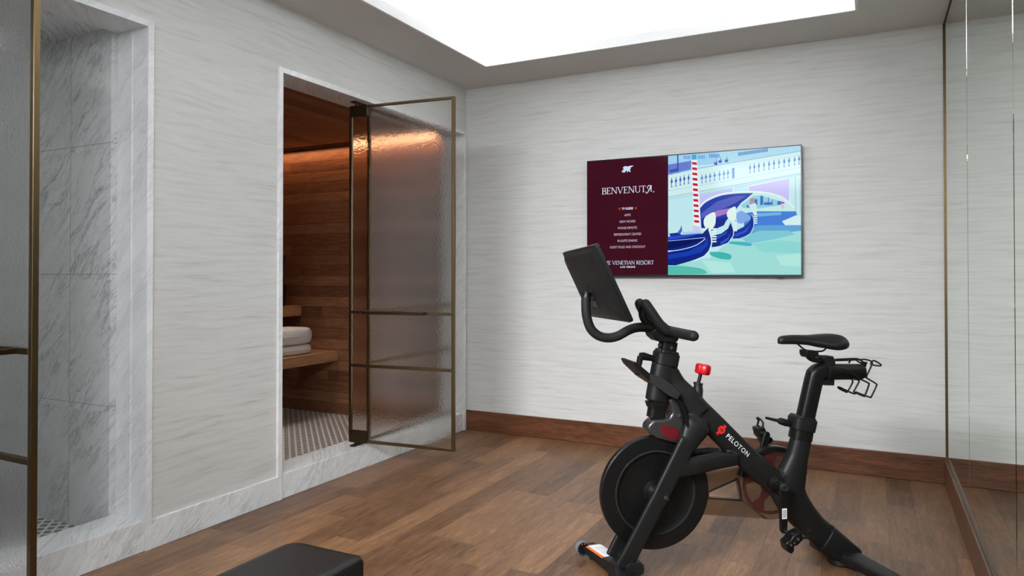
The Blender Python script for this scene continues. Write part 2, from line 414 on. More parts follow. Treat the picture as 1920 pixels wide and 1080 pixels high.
# mirror panels
ys = [-.012, -1.095, -2.264, -3.43, -4.6, -5.77, YB]
names = ['narrow end panel of the green-tinted mirror wall, beside the brass corner strip',
         'second panel of the green-tinted mirror wall, counted from the brass corner strip',
         'panel of the green-tinted mirror wall at the right edge of the photo',
         'mirror wall panel just beside the camera, out of the photo',
         'mirror wall panel behind the camera', 'last mirror wall panel at the rear wall']
for i in range(6):
    b, a = ys[i]-.0015, ys[i+1]+.0015
    root = empty('mirror_panel', (W+.012, (a+b)/2, .154), 0, names[i], 'mirror', 'tall mirror panels covering the right wall')
    mb = MB(); bv = .005
    # face with narrow bevelled edges
    x0, x1 = W, W+.0035
    z0, z1 = .154, H-.012
    vs = [(x1,a,z0),(x1,b,z0),(x1,b,z1),(x1,a,z1),(x0,a+bv,z0+bv),(x0,b-bv,z0+bv),(x0,b-bv,z1-bv),(x0,a+bv,z1-bv),
          (W+.010,a,z0),(W+.010,b,z0),(W+.010,b,z1),(W+.010,a,z1)]
    mb.add(vs, [(4,5,6,7),(0,1,5,4),(1,2,6,5),(2,3,7,6),(3,0,4,7),(8,9,1,0),(9,10,2,1),(10,11,3,2),(11,8,0,3),(8,11,10,9)])
    mb.build('mirror_glass', MIRR, root, ang=1)
    MB().box((W+.0101, a, z0), (W+.012, b, z1)).build('backing', SEAM, root)

# ------------------------------------------------------------------ sauna room
SX, SY0, SY1, SH = -2.37, -2.35, .03, 2.372
struct('floor', MB().box((SX, SY0, -.1), (-.2, SY1, .001)), MOS, bevel=0)
struct('wall_sauna_side', MB().box((SX-.1, SY1, 0), (-.2, SY1+.1, SH)), CED_W)
struct('wall_sauna_rear', MB().box((SX-.1, SY0, 0), (SX, SY1, SH)), CED_Y)
struct('wall_sauna_near', MB().box((SX-.1, SY0-.1, 0), (-.2, SY0, SH)), CED_W)
mb = MB().box((-.2, S1+L, 0), (-.215, SY1, SH)).box((-.2, SY0, 0), (-.215, S0-L, SH)).box((-.2, S0-L, DZ+.0), (-.215, S1+L, SH))
struct('wall_sauna_door_side', mb, CED_Y)
struct('ceiling_sauna', MB().box((SX-.1, SY0-.1, SH), (-.2, SY1+.1, SH+.08)), CED_C)
struct('baseboard_sauna', MB().box((SX, SY1-.022, 0), (-.215, SY1, .125)), CED_W, bevel=.004)
# light rail hiding the warm strip
mb = MB().box((SX, -.045, SH-.010), (-.215, -.041, SH)); struct('trim_9', mb, CED_W)
# benches
def bench(nm, x0, x1, z0, z1, y0, y1, label):
    r = empty(nm, ((x0+x1)/2, (y0+y1)/2, z0), 0, label, 'sauna bench', 'tiered cedar sauna benches')
    mb = MB(); n = 5; w = (x1-.05-x0)/n
    for i in range(n): mb.box((x0+i*w, y0, z1-.028), (x0+(i+1)*w-.008, y1, z1))
    mb.build('seat', BENCHW, r, bevel=.003)
    MB().box((x1-.05, y0, z0), (x1, y1, z1)).build('front_rail', BENCHW, r, bevel=.004)
    for yy in (y0+.3, (y0+y1)/2, y1-.12):
        MB().box((x0, yy, z0+.02), (x1-.05, yy+.05, z1-.028)).build('support', BENCHW, r, bevel=.003)
    return r
up = bench('sauna_bench', SX+.01, -1.753, .851, .944, SY0+.02, SY1-.004, 'upper cedar sauna bench carrying the black bucket')
lo = bench('sauna_bench', -1.75, -1.325, .466, .552, SY0+.02, SY1-.004, 'lower cedar sauna bench with two folded white towels on it')
for yy in (-1.0, -2.1): MB().box((-1.73, yy, 0.001), (-1.68, yy+.05, .466)).build('leg', BENCHW, lo, bevel=.003)
for yy in (-.13, -1.1, -2.1): MB().box((-2.0, yy, 0.001), (-1.95, yy+.05, .851)).build('leg', BENCHW, up, bevel=.003)
# towels
def towel(z, hgt, y1, x1, seed, label):
    rr = random.Random(seed); mb = MB(); x0 = x1-.34; y0 = y1-.62
    nx, ny = 10, 16; r = hgt/2
    # rounded folded stack: cross-section along y with round ends
    prof = []
    for k in range(9):
        an = -PI/2+PI*k/8; prof.append((y1-r*.8+math.cos(an)*r*.8, z+r+math.sin(an)*r))
    prof2 = []
    for k in range(9):
        an = PI/2+PI*k/8; prof2.append((y0+r*.8+math.cos(an)*r*.8, z+r+math.sin(an)*r))
    P = prof+prof2; vs = []
    for i in range(nx+1):
        x = x0+(x1-x0)*i/nx; sh = 1-.10*abs(2*i/nx-1)**6
        for (y, zz) in P:
            dz = .004*math.sin(9*x+seed)+rr.uniform(-.002, .002)
            vs.append((x+rr.uniform(-.002, .002), y+rr.uniform(-.002, .002), z+(zz-z)*sh+(dz if zz > z+r else 0)))
    n = len(P); fs = [[i*n+k, i*n+(k+1) % n, (i+1)*n+(k+1) % n, (i+1)*n+k] for i in range(nx) for k in range(n)]
    fs += [list(range(n)), [nx*n+k for k in range(n)]]
    mb.add(vs, fs); o = mb.build('folded_towel', TOW, sub=1, ang=80)
    # fold grooves on the front face
    tag(o, label, 'towel', 'folded white towels on the lower sauna bench'); 
    MB().tube([(x1+.001, y0+.02, z+r), (x1+.002, y1-.05, z+r*1.02)], .003, 6).build('fold_seam', TOW, o)
    return o
towel(.553, .080, -.20, -1.40, 1, 'folded white towel lying directly on the lower sauna bench')
towel(.637, .140, -.19, -1.40, 2, 'thicker folded white towel on top of the other towel')
# bucket with ladle
r = empty('sauna_bucket', (-1.90, -.15, .945), 0, 'black sauna bucket standing on the upper bench by the left door edge', 'bucket')
MB().lathe((-1.90, -.15, .945), (0, 0, 1), [(0, 0), (.085, 0), (.10, .19), (.093, .19), (.08, .012), (0, .012)], 32).build('pail', BLK, r)
MB().tube(spline([(-1.90, -.245, 1.12), (-1.90, -.24, 1.26), (-1.90, -.15, 1.34), (-1.90, -.06, 1.26), (-1.90, -.055, 1.12)], 6), .006, 8).build('bail_handle', BLK2, r)
MB().tube([(-1.87, -.13, 1.0), (-1.86, -.085, 1.40)], [.012, .014], 10).build('ladle', BLK2, r)

# ------------------------------------------------------------------ shower room
HX, HY0, HY1, HZ, HH = -1.6, -4.75, -2.82, .05, 2.352
struct('floor', MB().box((HX, HY0, -.1), (-.2, HY1, HZ)), MOS)
struct('wall_shower_side', MB().box((HX, HY1, 0), (-.2, B1+L, HH)), MARBT)
struct('wall_shower_rear', MB().box((HX-.1, HY0, 0), (HX, HY1, HH)), MARB)
struct('wall_shower_near', MB().box((HX, HY0-.1, 0), (-.2, HY0, HH)), MARB)
mb = MB().box((HX-.1, HY0-.1, HH), (-.2, HY1+.05, HH+.08)); struct('ceiling_shower', mb, MARB)
mb = MB().box((-.2, HY0-.1, 0), (-.19, B0-.0, HH)); 
# narrow raised door stop in the shower jamb
struct('trim_10', MB().box((-.102, B1-.006, SZ), (-.09, B1, DZ)), MARB2, bevel=.001)

# ------------------------------------------------------------------ bronze framed glass doors
def framed(root, O, du, width, z0, z1, t=.02, post=.02, posts=True, rails=(.645, .985), right=True):
    """O: start point (x,y); du: horizontal unit vector; frame members have square section t"""
    du = Vector((du[0], du[1], 0)); nn = Vector((-du.y, du.x, 0)); O = Vector((O[0], O[1], 0))
    def bar(a0, a1, zz0, zz1, tt=t):
        p = [O+du*a0-nn*tt/2, O+du*a1-nn*tt/2, O+du*a1+nn*tt/2, O+du*a0+nn*tt/2]
        return [Vector((q.x, q.y, zz0)) for q in p], (0, 0, zz1-zz0)
    mk = lambda nm, *a, **k: MB().prism(*bar(*a, **k)).build(nm, BRASS, root, bevel=.0015)
    mk('stile', 0, post, z0, z1)
    if right: mk('stile', width-post, width, z0, z1)
    e_ = width-post if right else width
    mk('rail', post, e_, z0, z0+.018); mk('rail', post, e_, z1-.016, z1)
    for r_ in rails: mk('rail', post, e_, r_-.010, r_+.010)
    zs = [z0+.018]+[v for r_ in rails for v in (r_-.010, r_+.010)]+[z1-.016]
    for a, b in zip(zs[::2], zs[1::2]):
        MB().prism(*bar(post, e_, a, b, tt=.008)).build('glass_pane', GLASS, root)
    return du, nn, O
def door(name, O, du, width, z0, z1, hin, hs, label):
    root = empty(name, (O[0], O[1], z0), 0, label, 'door', None, 'structure')
    du, nn, o = framed(root, O, du, width, z0, z1)
    # pivot patches near the inner edge, with plates fixed to sill and head
    for zz, zz1, pz in ((z0+.0, z0+.075, SZ+.0005), (z1-.07, z1-.0, DZ-.009)):
        p = [o+du*.012+nn*.016, o+du*.135+nn*.016, o+du*.135-nn*.016, o+du*.012-nn*.016]
        h = MB().prism([Vector((q.x, q.y, zz)) for q in p], (0, 0, zz1-zz)).build('pivot_hinge', BRONZE, root, bevel=.002)
        pv = o+du*.05
        MB().prism([Vector((pv.x+a, pv.y+b, pz)) for a, b in ((-.018, -.04), (.018, -.04), (.018, .10), (-.018, .10))], (0, 0, .008)).build('pivot_plate', BRONZE, h, bevel=.001)
        MB().cyl((pv.x, pv.y, min(zz, pz)), (pv.x, pv.y, max(zz1, pz+.008) if pz > 1 else zz+.01), .011, 12).build('pivot_pin', BRONZE, h)
    # pull handle: bar standing off the rail
    a0, a1 = hs
    s_ = -1
    mb = MB(); off = nn*s_*.055
    z = .985
    def hb(p, q, r_=.009):
        p, q = o+p, o+q; t = (q-p).normalized(); sd = Vector((-t.y, t.x, 0))*r_
        mb.prism([Vector((v.x, v.y, z-r_)) for v in (p-sd, q-sd, q+sd, p+sd)], (0, 0, 2*r_))
    hb(du*a0+off, du*a1+off); hb(du*(a1-.009)+nn*s_*.008, du*(a1-.009)+off); hb(du*(a0+.009)+nn*s_*.008, du*(a0+.009)+off)
    mb.build('pull_handle', BRONZE, root, bevel=.002)
    return root
dv = Vector((.633+.11, -1.197+1.275, 0)).normalized()
door('door_1', (-.11, -1.275), (dv.x, dv.y), .747, .157, 2.305, True, (.13, .56), 'open sauna door of rippled glass in a thin brass frame')
root = empty('glass_panel', (-.08, -1.135, SZ), 0, 'fixed rippled glass side panel in a brass frame, behind the open sauna door', 'glass panel')
framed(root, (-.08, -1.125), (0, 1), 1.125-.0495, SZ+.0008, DZ-.0008, right=False)
door('door_2', (-.17, -3.572), (1, -.004), .749, .157, 2.305, True, (.13, .67), 'open shower door of rippled glass at the left edge of the photo')
root = empty('glass_panel', (-.08, -3.66, SZ), 0, 'fixed rippled glass panel beside the shower door, left of the photo', 'glass panel')
framed(root, (-.08, -3.72), (0, -1), 4.6-3.72-.0005, SZ+.0008, DZ-.0008, right=False)

# ------------------------------------------------------------------ television
TX0, TX1, TZ0, TZ1 = 1.046, 2.489, 1.209, 2.045
tv = empty('television', ((TX0+TX1)/2, -.03, TZ0), 0, 'large flat television on the back wall showing a red menu and a canal scene', 'television')
mb = MB().box((TX0, -.052, TZ0), (TX1, -.022, TZ1)).box((TX0+.2, -.022, TZ0+.12), (TX1-.2, -.001, TZ1-.2))
mb.build('housing', TVB, tv, bevel=.002)
bz = MB(); q = .007; yb = -.0545
bz.box((TX0, yb, TZ0), (TX0+q, -.052, TZ1)); bz.box((TX1-q, yb, TZ0), (TX1, -.052, TZ1)); bz.box((TX0+q, yb, TZ1-q), (TX1-q, -.052, TZ1)); bz.box((TX0+q, yb, TZ0), (TX1-q, -.052, TZ0+.014))
bz.build('bezel', TVB, tv)
MB().box((2.335, -.053, TZ0-.006), (2.375, -.040, TZ0+.001)).build('sensor_bump', TVB, tv, bevel=.001)
YP = -.0525
_em = {}
def em(c):
    if c not in _em: _em[c] = m_emit('screen %d %d %d' % c, srgb(*c), .97)
    return _em[c]
pic = MB(); lay = [0]
def TP(x, y, l=None):
    p = at(x, y, 1, YP); return Vector((p.x, YP-.00002*(lay[0] if l is None else l), p.z))
def poly(pts, c, z8=True):
    lay[0] += 1
    pts = [(1240+a/4, 260+b/4) if z8 else (a, b) for a, b in pts]
    v = [TP(*p) for p in pts]
    v = [Vector((min(max(p.x, TX0+q), TX1-q), p.y, min(max(p.z, TZ0+.014), TZ1-q))) for p in v]
    pic.add(v, [list(range(len(v)))], em(c))
def strip(pts, w, c):
    """thin band along a polyline, in zoomed units"""
    lay[0] += 1; L_, R__ = [], []
    for i, p in enumerate(pts):
        a = Vector(pts[max(i-1, 0)]); b = Vector(pts[min(i+1, len(pts)-1)]); t = (b-a).normalized(); n_ = Vector((-t.y, t.x))
        ww = w[i] if isinstance(w, (list, tuple)) else w
        L_.append(Vector(p)+n_*ww/2); R__.append(Vector(p)-n_*ww/2)
    for i in range(len(pts)-1):
        v = [TP(1240+s.x/4, 260+s.y/4) for s in (L_[i], L_[i+1], R__[i+1], R__[i])]
        v = [Vector((min(max(p.x, TX0+q), TX1-q), p.y, min(max(p.z, TZ0+.014), TZ1-q))) for p in v]
        pic.add(v, [(0, 1, 2, 3)], em(c))
SP = lambda pts, n=6: [(p.x, p.y) for p in spline([(a, b, 0) for a, b in pts], n)]
MAR = (62, 14, 30)
poly([(1095, 290), (1252.5, 280), (1253, 530), (1095, 530)], MAR, False)
PALE = (192, 232, 240)
poly([(51, 60), (1080, 20), (1080, 1060), (51, 1060)], PALE)
poly([(51, 120), (420, 95), (420, 190), (51, 215)], (160, 210, 240)); poly([(51, 195), (225, 165), (222, 235), (51, 272)], (104, 124, 208))
poly([(62, 235), (120, 222), (120, 255), (62, 268)], (70, 80, 180)); poly([(118, 120), (128, 120), (130, 258), (120, 258)], (30, 90, 170))
poly([(51, 272), (1060, 90), (1060, 255), (51, 440)], (208, 238, 240)); poly([(420, 70), (1060, 40), (1060, 92), (420, 190)], (176, 222, 240))
for a in range(0, 6): poly([(168+a*9, 128), (172+a*9, 127), (173+a*9, 152), (169+a*9, 153)], (60, 120, 210))
for a in range(0, 6): poly([(275+a*9, 125), (279+a*9, 124), (280+a*9, 150), (276+a*9, 151)], (50, 130, 220))
for a in range(0, 8): poly([(360+a*10, 115), (365+a*10, 114), (366+a*10, 142), (361+a*10, 143)], (50, 120, 210))
for a in range(0, 15): poly([(578+a*15, 104-a*2.2), (586+a*15, 102-a*2.2), (587+a*15, 128-a*2.2), (579+a*15, 130-a*2.2)], (60, 110, 190))
strip([(51, 262), (540, 178), (1050, 92)], 5, (120, 180, 220)); strip([(290, 300), (540, 255)], 3, (150, 190, 225))
strip([(51, 438), (540, 352), (1050, 258)], 4, (140, 176, 196)); strip([(51, 392), (540, 308), (1050, 215)], 3, (170, 206, 220))
strip([(51, 455), (545, 368), (1050, 270)], 3, (150, 190, 206))
def balus(x, y, c=(50, 110, 200), h=1.0):
    strip([(x, y-26*h), (x-1, y+30*h)], 5, c); poly([(x-9, y-2), (x, y-20*h), (x+9, y-4), (x, y+14*h)], c); strip([(x-7, y+32*h), (x+7, y+29*h)], 5, c)
for x, y in ((78, 325), (110, 320), (143, 312), (172, 304), (205, 298)): balus(x, y, (50, 96, 180), 1.2)
for i, x in enumerate((305, 335, 366, 400, 436, 470, 500)): balus(x, 298-i*6.5, (80, 140, 210), 1.1)
poly([(530, 222), (549, 219), (549, 296), (532, 300)], (90, 150, 215))
for i, x in enumerate((666, 698, 732, 770, 808, 845, 883, 922, 958, 1000, 1034)): balus(x, 222-i*6.6, (70, 130, 205) if i % 3 else (110, 150, 200), 1.15)
for x, y in ((410, 180), (443, 165), (490, 160)): poly([(x-14, y+16), (x-12, y-8), (x-2, y+4), (x+2, y-34), (x+6, y+2), (x+14, y-12), (x+8, y+18)], (50, 90, 170))
LIL = (198, 194, 246)
poly([(290, 420), (536, 375), (536, 402), (450, 420), (390, 442), (330, 470), (290, 506)], LIL)
poly([(658, 358), (960, 298), (962, 470), (900, 430), (820, 404), (740, 392), (658, 392)], LIL)
strip([(655, 392), (655, 356), (962, 294), (964, 472)], 8, (226, 244, 246)); strip([(540, 366), (540, 402)], 8, (226, 244, 246))
poly([(975, 290), (1052, 275), (1052, 560), (975, 520)], (196, 232, 238)); strip([(1005, 285), (1008, 540)], 5, (150, 190, 205)); strip([(1040, 300), (1042, 560)], 6, (170, 205, 215))
# arch
arch = SP([(290, 520), (340, 474), (440, 430), (560, 412), (690, 408)])
poly(arch+[(640, 450), (600, 480), (560, 530), (500, 600), (460, 650), (380, 690), (300, 660)], (36, 60, 168))
poly([(300, 560), (420, 470), (560, 430), (640, 428), (560, 480), (480, 520), (380, 560), (300, 600)], (84, 96, 190))
poly([(330, 580), (420, 540), (520, 520), (560, 520), (500, 560), (420, 585), (340, 610)], (168, 122, 200))
poly([(300, 620), (420, 600), (500, 590), (470, 650), (380, 690), (300, 670)], (24, 44, 140))
strip(SP([(286, 516), (340, 464), (440, 420), (560, 402), (690, 400), (800, 410), (900, 440), (1000, 520)]), 13, (224, 242, 246))
op = SP([(690, 412), (790, 420), (890, 452), (985, 520)])
poly([(600, 500)]+op+[(1000, 545), (580, 560)], (196, 236, 232))
poly([(600, 500), (640, 470), (690, 430), (740, 425), (900, 470), (900, 500), (720, 525), (610, 520)], (150, 205, 225))
for x, y, w_, h_ in ((640, 500, 36, 14), (742, 430, 22, 66), (800, 440, 6, 60), (770, 478, 60, 18), (830, 460, 5, 40), (870, 470, 30, 24), (700, 455, 20, 40)):
    poly([(x, y), (x+w_, y-2), (x+w_, y+h_), (x, y+h_+2)], (48, 116, 190))
for k in range(4): poly([(664, 452+k*12), (698, 446+k*12), (699, 452+k*12), (665, 458+k*12)], (190, 60, 110))
poly([(898, 472), (922, 472), (924, 524), (898, 524)], (214, 196, 230)); poly([(898, 476), (922, 474), (922, 486), (898, 488)], (190, 60, 100))
poly([(620, 560), (720, 545), (1010, 545), (1020, 580), (950, 640), (900, 655), (620, 680)], (70, 128, 216))
poly([(560, 560), (600, 540), (640, 560), (680, 600), (600, 640), (540, 620)], (130, 170, 230))
poly([(700, 560), (900, 552), (900, 572), (720, 585)], (110, 180, 226)); poly([(905, 620), (1010, 575), (1052, 580), (1052, 650), (930, 650)], (214, 240, 244))
poly([(51, 625), (250, 640), (300, 690), (51, 690)], (196, 232, 238))
# water
poly([(360, 900), (500, 770), (640, 700), (720, 650), (1060, 648), (1060, 1060), (51, 1060), (51, 945), (250, 905)], (160, 222, 218))
poly([(640, 700), (720, 650), (1060, 648), (1060, 690), (900, 710), (720, 730)], (96, 166, 214))
poly([(600, 740), (740, 690), (960, 690), (1000, 720), (820, 760), (650, 790)], (128, 200, 216))
poly([(680, 790), (900, 760), (1060, 780), (1060, 860), (760, 850)], (140, 216, 212)); poly([(860, 880), (1060, 860), (1060, 960), (900, 950)], (178, 232, 224))
poly(SP([(360, 850), (440, 850), (520, 870), (515, 905), (440, 900), (370, 875)]), (62, 182, 176))
poly(SP([(520, 770), (620, 775), (680, 790), (660, 805), (560, 795), (500, 785)]), (70, 180, 190))
poly(SP([(51, 955), (160, 955), (300, 975), (340, 1010), (240, 1018), (51, 1018)]), (84, 190, 176))
poly([(300, 910), (520, 930), (560, 1000), (380, 1010)], (176, 234, 226))
# striped pole
poly([(226, 160), (270, 158), (294, 690), (244, 694)], (236, 240, 246)); poly([(230, 122), (262, 118), (265, 155), (230, 158)], (70, 172, 214))
for k in range(12):
    y = 176+k*39.5; x = 229+k*1.5
    poly([(x, y), (x+34, y+2), (x+40, y+12), (x+38, y+22), (x+4, y+18), (x+1, y+8)], (196, 24, 52))
poly([(232, 660), (256, 650), (290, 662), (292, 694), (240, 694)], (206, 204, 240))
# gondolas, farthest first
NAVY = (12, 36, 130); MID = (40, 80, 205); FER = (226, 246, 240)
def comb(x, y, n_, w_, s): 
    for k in range(n_): poly([(x, y+k*s), (x+w_, y+k*s), (x+w_, y+k*s+s*.55), (x, y+k*s+s*.55)], FER)
poly(SP([(655, 500), (690, 486), (712, 492), (716, 560), (700, 580)]), (206, 236, 232)); comb(694, 565, 5, 26, 16)
poly([(530, 750), (540, 700), (620, 660), (664, 620), (680, 565), (692, 600), (690, 660), (664, 712), (600, 748)], (20, 50, 150))
strip(SP([(680, 570), (694, 610), (690, 670), (656, 722), (560, 760)]), 5, (190, 226, 240)); poly([(540, 720), (620, 690), (670, 640), (640, 700), (560, 735)], MID)
poly(SP([(512, 612), (492, 575), (500, 540), (530, 518), (558, 515), (562, 590), (540, 622)]), FER); comb(538, 600, 6, 30, 17)
poly([(375, 815), (378, 730), (450, 712), (500, 675), (522, 625), (540, 690), (536, 730), (500, 780), (430, 808)], NAVY)
poly([(380, 740), (450, 722), (500, 690), (480, 720), (400, 760)], MID); strip(SP([(524, 630), (542, 690), (532, 745), (480, 795), (385, 818)]), 6, (196, 230, 246))
poly([(440, 780), (500, 740), (525, 700), (505, 760), (450, 795)], MID)
poly(SP([(346, 690), (322, 650), (320, 610), (345, 575), (402, 555), (405, 640), (370, 690)]), FER); comb(378, 672, 6, 36, 19)
poly([(305, 672), (352, 672), (352, 684), (305, 686)], FER)
poly([(51, 950), (51, 735), (200, 715), (310, 712), (352, 668), (372, 720), (374, 790), (356, 840), (320, 880), (240, 912), (110, 950)], NAVY)
poly([(51, 735), (200, 712), (300, 712), (200, 738), (51, 760)], MID); poly([(51, 760), (230, 745), (320, 738), (300, 765), (180, 800), (51, 830)], (8, 20, 92))
strip(SP([(51, 768), (180, 756), (330, 742)]), 5, (150, 190, 255)); strip(SP([(51, 845), (150, 832), (260, 800), (330, 752)]), [12, 10, 8]+[6]*30, (196, 222, 255))
poly([(51, 870), (200, 845), (320, 790), (350, 740), (350, 800), (300, 850), (200, 880), (51, 905)], (20, 60, 176))
strip(SP([(356, 680), (374, 740), (376, 800), (348, 860), (280, 905), (230, 918)]), 8, (214, 240, 250))
poly([(115, 715), (140, 680), (152, 650), (158, 690), (140, 722)], (60, 110, 200)); poly([(60, 712), (120, 705), (160, 725), (70, 735)], (30, 50, 150))
poly([(160, 700), (300, 695), (320, 708), (160, 722)], (170, 205, 235))
# red menu side: emblem and ornament rings
def p7(pts, c): poly([(1090+a/4, 260+b/4) for a, b in pts], c, False)
EMB = (206, 226, 248)
p7([(316, 214), (330, 206), (350, 210), (366, 204), (392, 202), (388, 208), (374, 214), (370, 226), (366, 238), (372, 248), (364, 252), (356, 240), (350, 250), (342, 252), (344, 240), (334, 240), (330, 252), (320, 256), (322, 244), (314, 236), (322, 226), (312, 222)], EMB)
def ring(cx, cy, r0, r1, c, n=16):
    lay[0] += 1
    for k in range(n):
        a0, a1 = 2*PI*k/n, 2*PI*(k+1)/n
        v = [TP(1090+(cx+r*math.cos(a))/4, 260+(cy+r*math.sin(a))/4) for r, a in ((r0, a0), (r1, a0), (r1, a1), (r0, a1))]
        pic.add(v, [(0, 1, 2, 3)], em(c))
ring(314, 246, 3, 8.5, EMB); ring(288, 527, 4, 8.5, (200, 70, 30)); ring(410, 521, 4, 8.5, (200, 70, 30))
pic.build('screen_picture', None, tv, ang=180)
# hand-drawn serif capitals (unit height), strokes (x0,y0,x1,y1,w)
t, T = .055, .12
def arc(cx, cy, rx, ry, a0, a1, w0, w1, n=8):
    o = []
    for k in range(n):
        A0 = R_(a0+(a1-a0)*k/n); A1 = R_(a0+(a1-a0)*(k+1)/n); w_ = w0+(w1-w0)*math.sin(PI*(k+.5)/n)
        o.append((cx+rx*math.cos(A0), cy+ry*math.sin(A0), cx+rx*math.cos(A1), cy+ry*math.sin(A1), w_))
    return o
def sf(x, y, w=.13): return (x-w, y, x+w, y, .04)
LT = {
 'B': (.62, [(.14,0,.14,1,T),(.0,.02,.3,.02,.04),(.0,.98,.3,.98,.04),(.14,.52,.32,.52,t)]+arc(.3,.75,.2,.23,-90,90,t,T)+arc(.3,.26,.26,.25,-90,90,t,T)),
 'E': (.6, [(.14,0,.14,1,T),(.0,.02,.52,.02,t),(.0,.98,.5,.98,t),(.14,.52,.4,.52,t),(.52,.0,.54,.2,.04),(.5,.82,.5,1,.04),(.4,.42,.4,.62,.04)]),
 'N': (.82, [(.12,0,.12,1,t),(.12,1,.70,0,T),(.70,0,.70,1,t),sf(.12,.02),sf(.10,.98,.12),sf(.70,.98)]),
 'V': (.78, [(.08,1,.38,0,T),(.38,0,.68,1,t),sf(.08,.98),sf(.68,.98)]),
 'U': (.78, [(.14,1,.14,.3,T),(.64,1,.64,.3,t),sf(.14,.98),sf(.64,.98)]+arc(.39,.3,.25,.29,180,360,T,t)),
 'T': (.66, [(.32,0,.32,1,T),(.02,.97,.62,.97,t),sf(.32,.02),(.03,.8,.03,1,.04),(.61,.8,.61,1,.04)]),
 'A': (.74, [(.06,0,.36,1,t),(.36,1,.66,0,T),(.17,.36,.54,.36,t),sf(.06,.02,.1),sf(.66,.02)]),
 'a': (.80, arc(.42,.62,.26,.36,40,200,t,T)+[(.62,.95,.20,-.10,T),(.64,1.0,.62,.05,T),(.28,.42,.62,.42,t),(.56,.04,.72,.04,.05)]+arc(.08,-.02,.14,.14,180,330,t,T)+[(-.04,.02,-.02,.1,t)]),
 'H': (.84, [(.14,0,.14,1,T),(.66,0,.66,1,T),(.14,.5,.66,.5,t),sf(.14,.02),sf(.14,.98),sf(.66,.02),sf(.66,.98)]),
 'I': (.34, [(.15,0,.15,1,T),sf(.15,.02),sf(.15,.98)]),
 'R': (.72, [(.14,0,.14,1,T),sf(.14,.02),(.0,.98,.3,.98,.04),(.14,.48,.32,.48,t),(.34,.48,.62,.0,T),(.55,.02,.72,.02,.04)]+arc(.3,.73,.22,.25,-90,90,t,T)),
 'S': (.54, arc(.25,.75,.19,.23,30,270,t,T)+arc(.25,.26,.21,.26,90,-150,t,T)+[(.42,.78,.42,.98,.04),(.04,.02,.04,.22,.04)]),
 'O': (.86, arc(.41,.5,.35,.5,0,360,t,T,20)),
 ',': (.2, [(.1,.08,.12,-.02,.12),(.12,-.02,.04,-.16,.05)]),
 ' ': (.34, []),
}
def serif(txt, x0, x1, zb, hgt, y, m, th=0):
    mb = MB(); tot = sum(LT[c][0] for c in txt); sx = (x1-x0)/tot; cx = x0
    for c in txt:
        w_, st = LT[c]
        for (a, b, c2, d, ww) in st:
            p = Vector((cx+a*sx, zb+b*hgt)); r_ = Vector((cx+c2*sx, zb+d*hgt)); tt = (r_-p).normalized(); n_ = Vector((-tt.y, tt.x))*ww*hgt/2
            e2 = tt*.005*hgt
            mb.add([(v.x, y, v.y) for v in (p-n_-e2, r_-n_+e2, r_+n_+e2, p+n_-e2)], [(0, 1, 2, 3)], m)
        cx += w_*sx
    mb.build('screen_text', None, tv, ang=180)
def fontmesh(txt, bold=0.0, space=1.0):
    cu = bpy.data.curves.new('lettering', 'FONT'); cu.body = txt; cu.size = 1; cu.offset = bold; cu.space_character = space; cu.resolution_u = 3
    o = bpy.data.objects.new('lettering', cu); C.objects.link(o)
    dg = bpy.context.evaluated_depsgraph_get(); me = bpy.data.meshes.new_from_object(o.evaluated_get(dg))
    vs = [v.co.copy() for v in me.vertices]; fs = [list(p.vertices) for p in me.polygons]
    bpy.data.objects.remove(o); bpy.data.curves.remove(cu); bpy.data.meshes.remove(me)
    x0 = min(v.x for v in vs); x1 = max(v.x for v in vs); y0 = min(v.y for v in vs); y1 = max(v.y for v in vs)
    return [((v.x-x0)/(x1-x0), (v.y-y0)/(y1-y0)) for v in vs], fs
YT = YP-.0024
MW = em((226, 234, 255)); MW2 = em((214, 196, 216))
def z7(a, b): return TP(1090+a/4, 260+b/4)
pL, pR = z7(154, 362), z7(522, 357)
serif('BENVENUTa', pL.x, pR.x+.012, 1.798, .045, YT, MW)
serif(',', pR.x+.016, pR.x+.024, 1.798, .045, YT, MW)
pL, pR = z7(160, 945), z7(545, 945)
serif('THE VENETIAN RESORT', pL.x-.003, pR.x, pL.z, .026, YT, MW)
def menu(txt, a0, a1, yc, m, bold=.0, hh=.0165):
    L_, R__ = z7(a0, yc), z7(a1, yc); vs, fs = fontmesh(txt, bold)
    zc = (L_.z+R__.z)/2-hh/2
    MB().add([(L_.x+(R__.x-L_.x)*a, YT, zc+b*hh) for a, b in vs], fs, m).build('screen_text', None, tv, ang=180)
menu('TV GUIDE', 304, 388, 524, MW, .03)
menu('APPS', 323, 371, 573, MW2); menu('NEW MOVIES', 288, 406, 621, MW2); menu('PHONE REMOTE', 276, 418, 669, MW2)
menu('REFRESHMENT CENTER', 246, 450, 717, MW2); menu('IN-SUITE DINING', 273, 420, 765, MW2)
menu('GUEST FOLIO AND CHECKOUT', 216, 481, 812, MW2); menu('LAS VEGAS', 293, 405, 962, MW, .02, .0125)

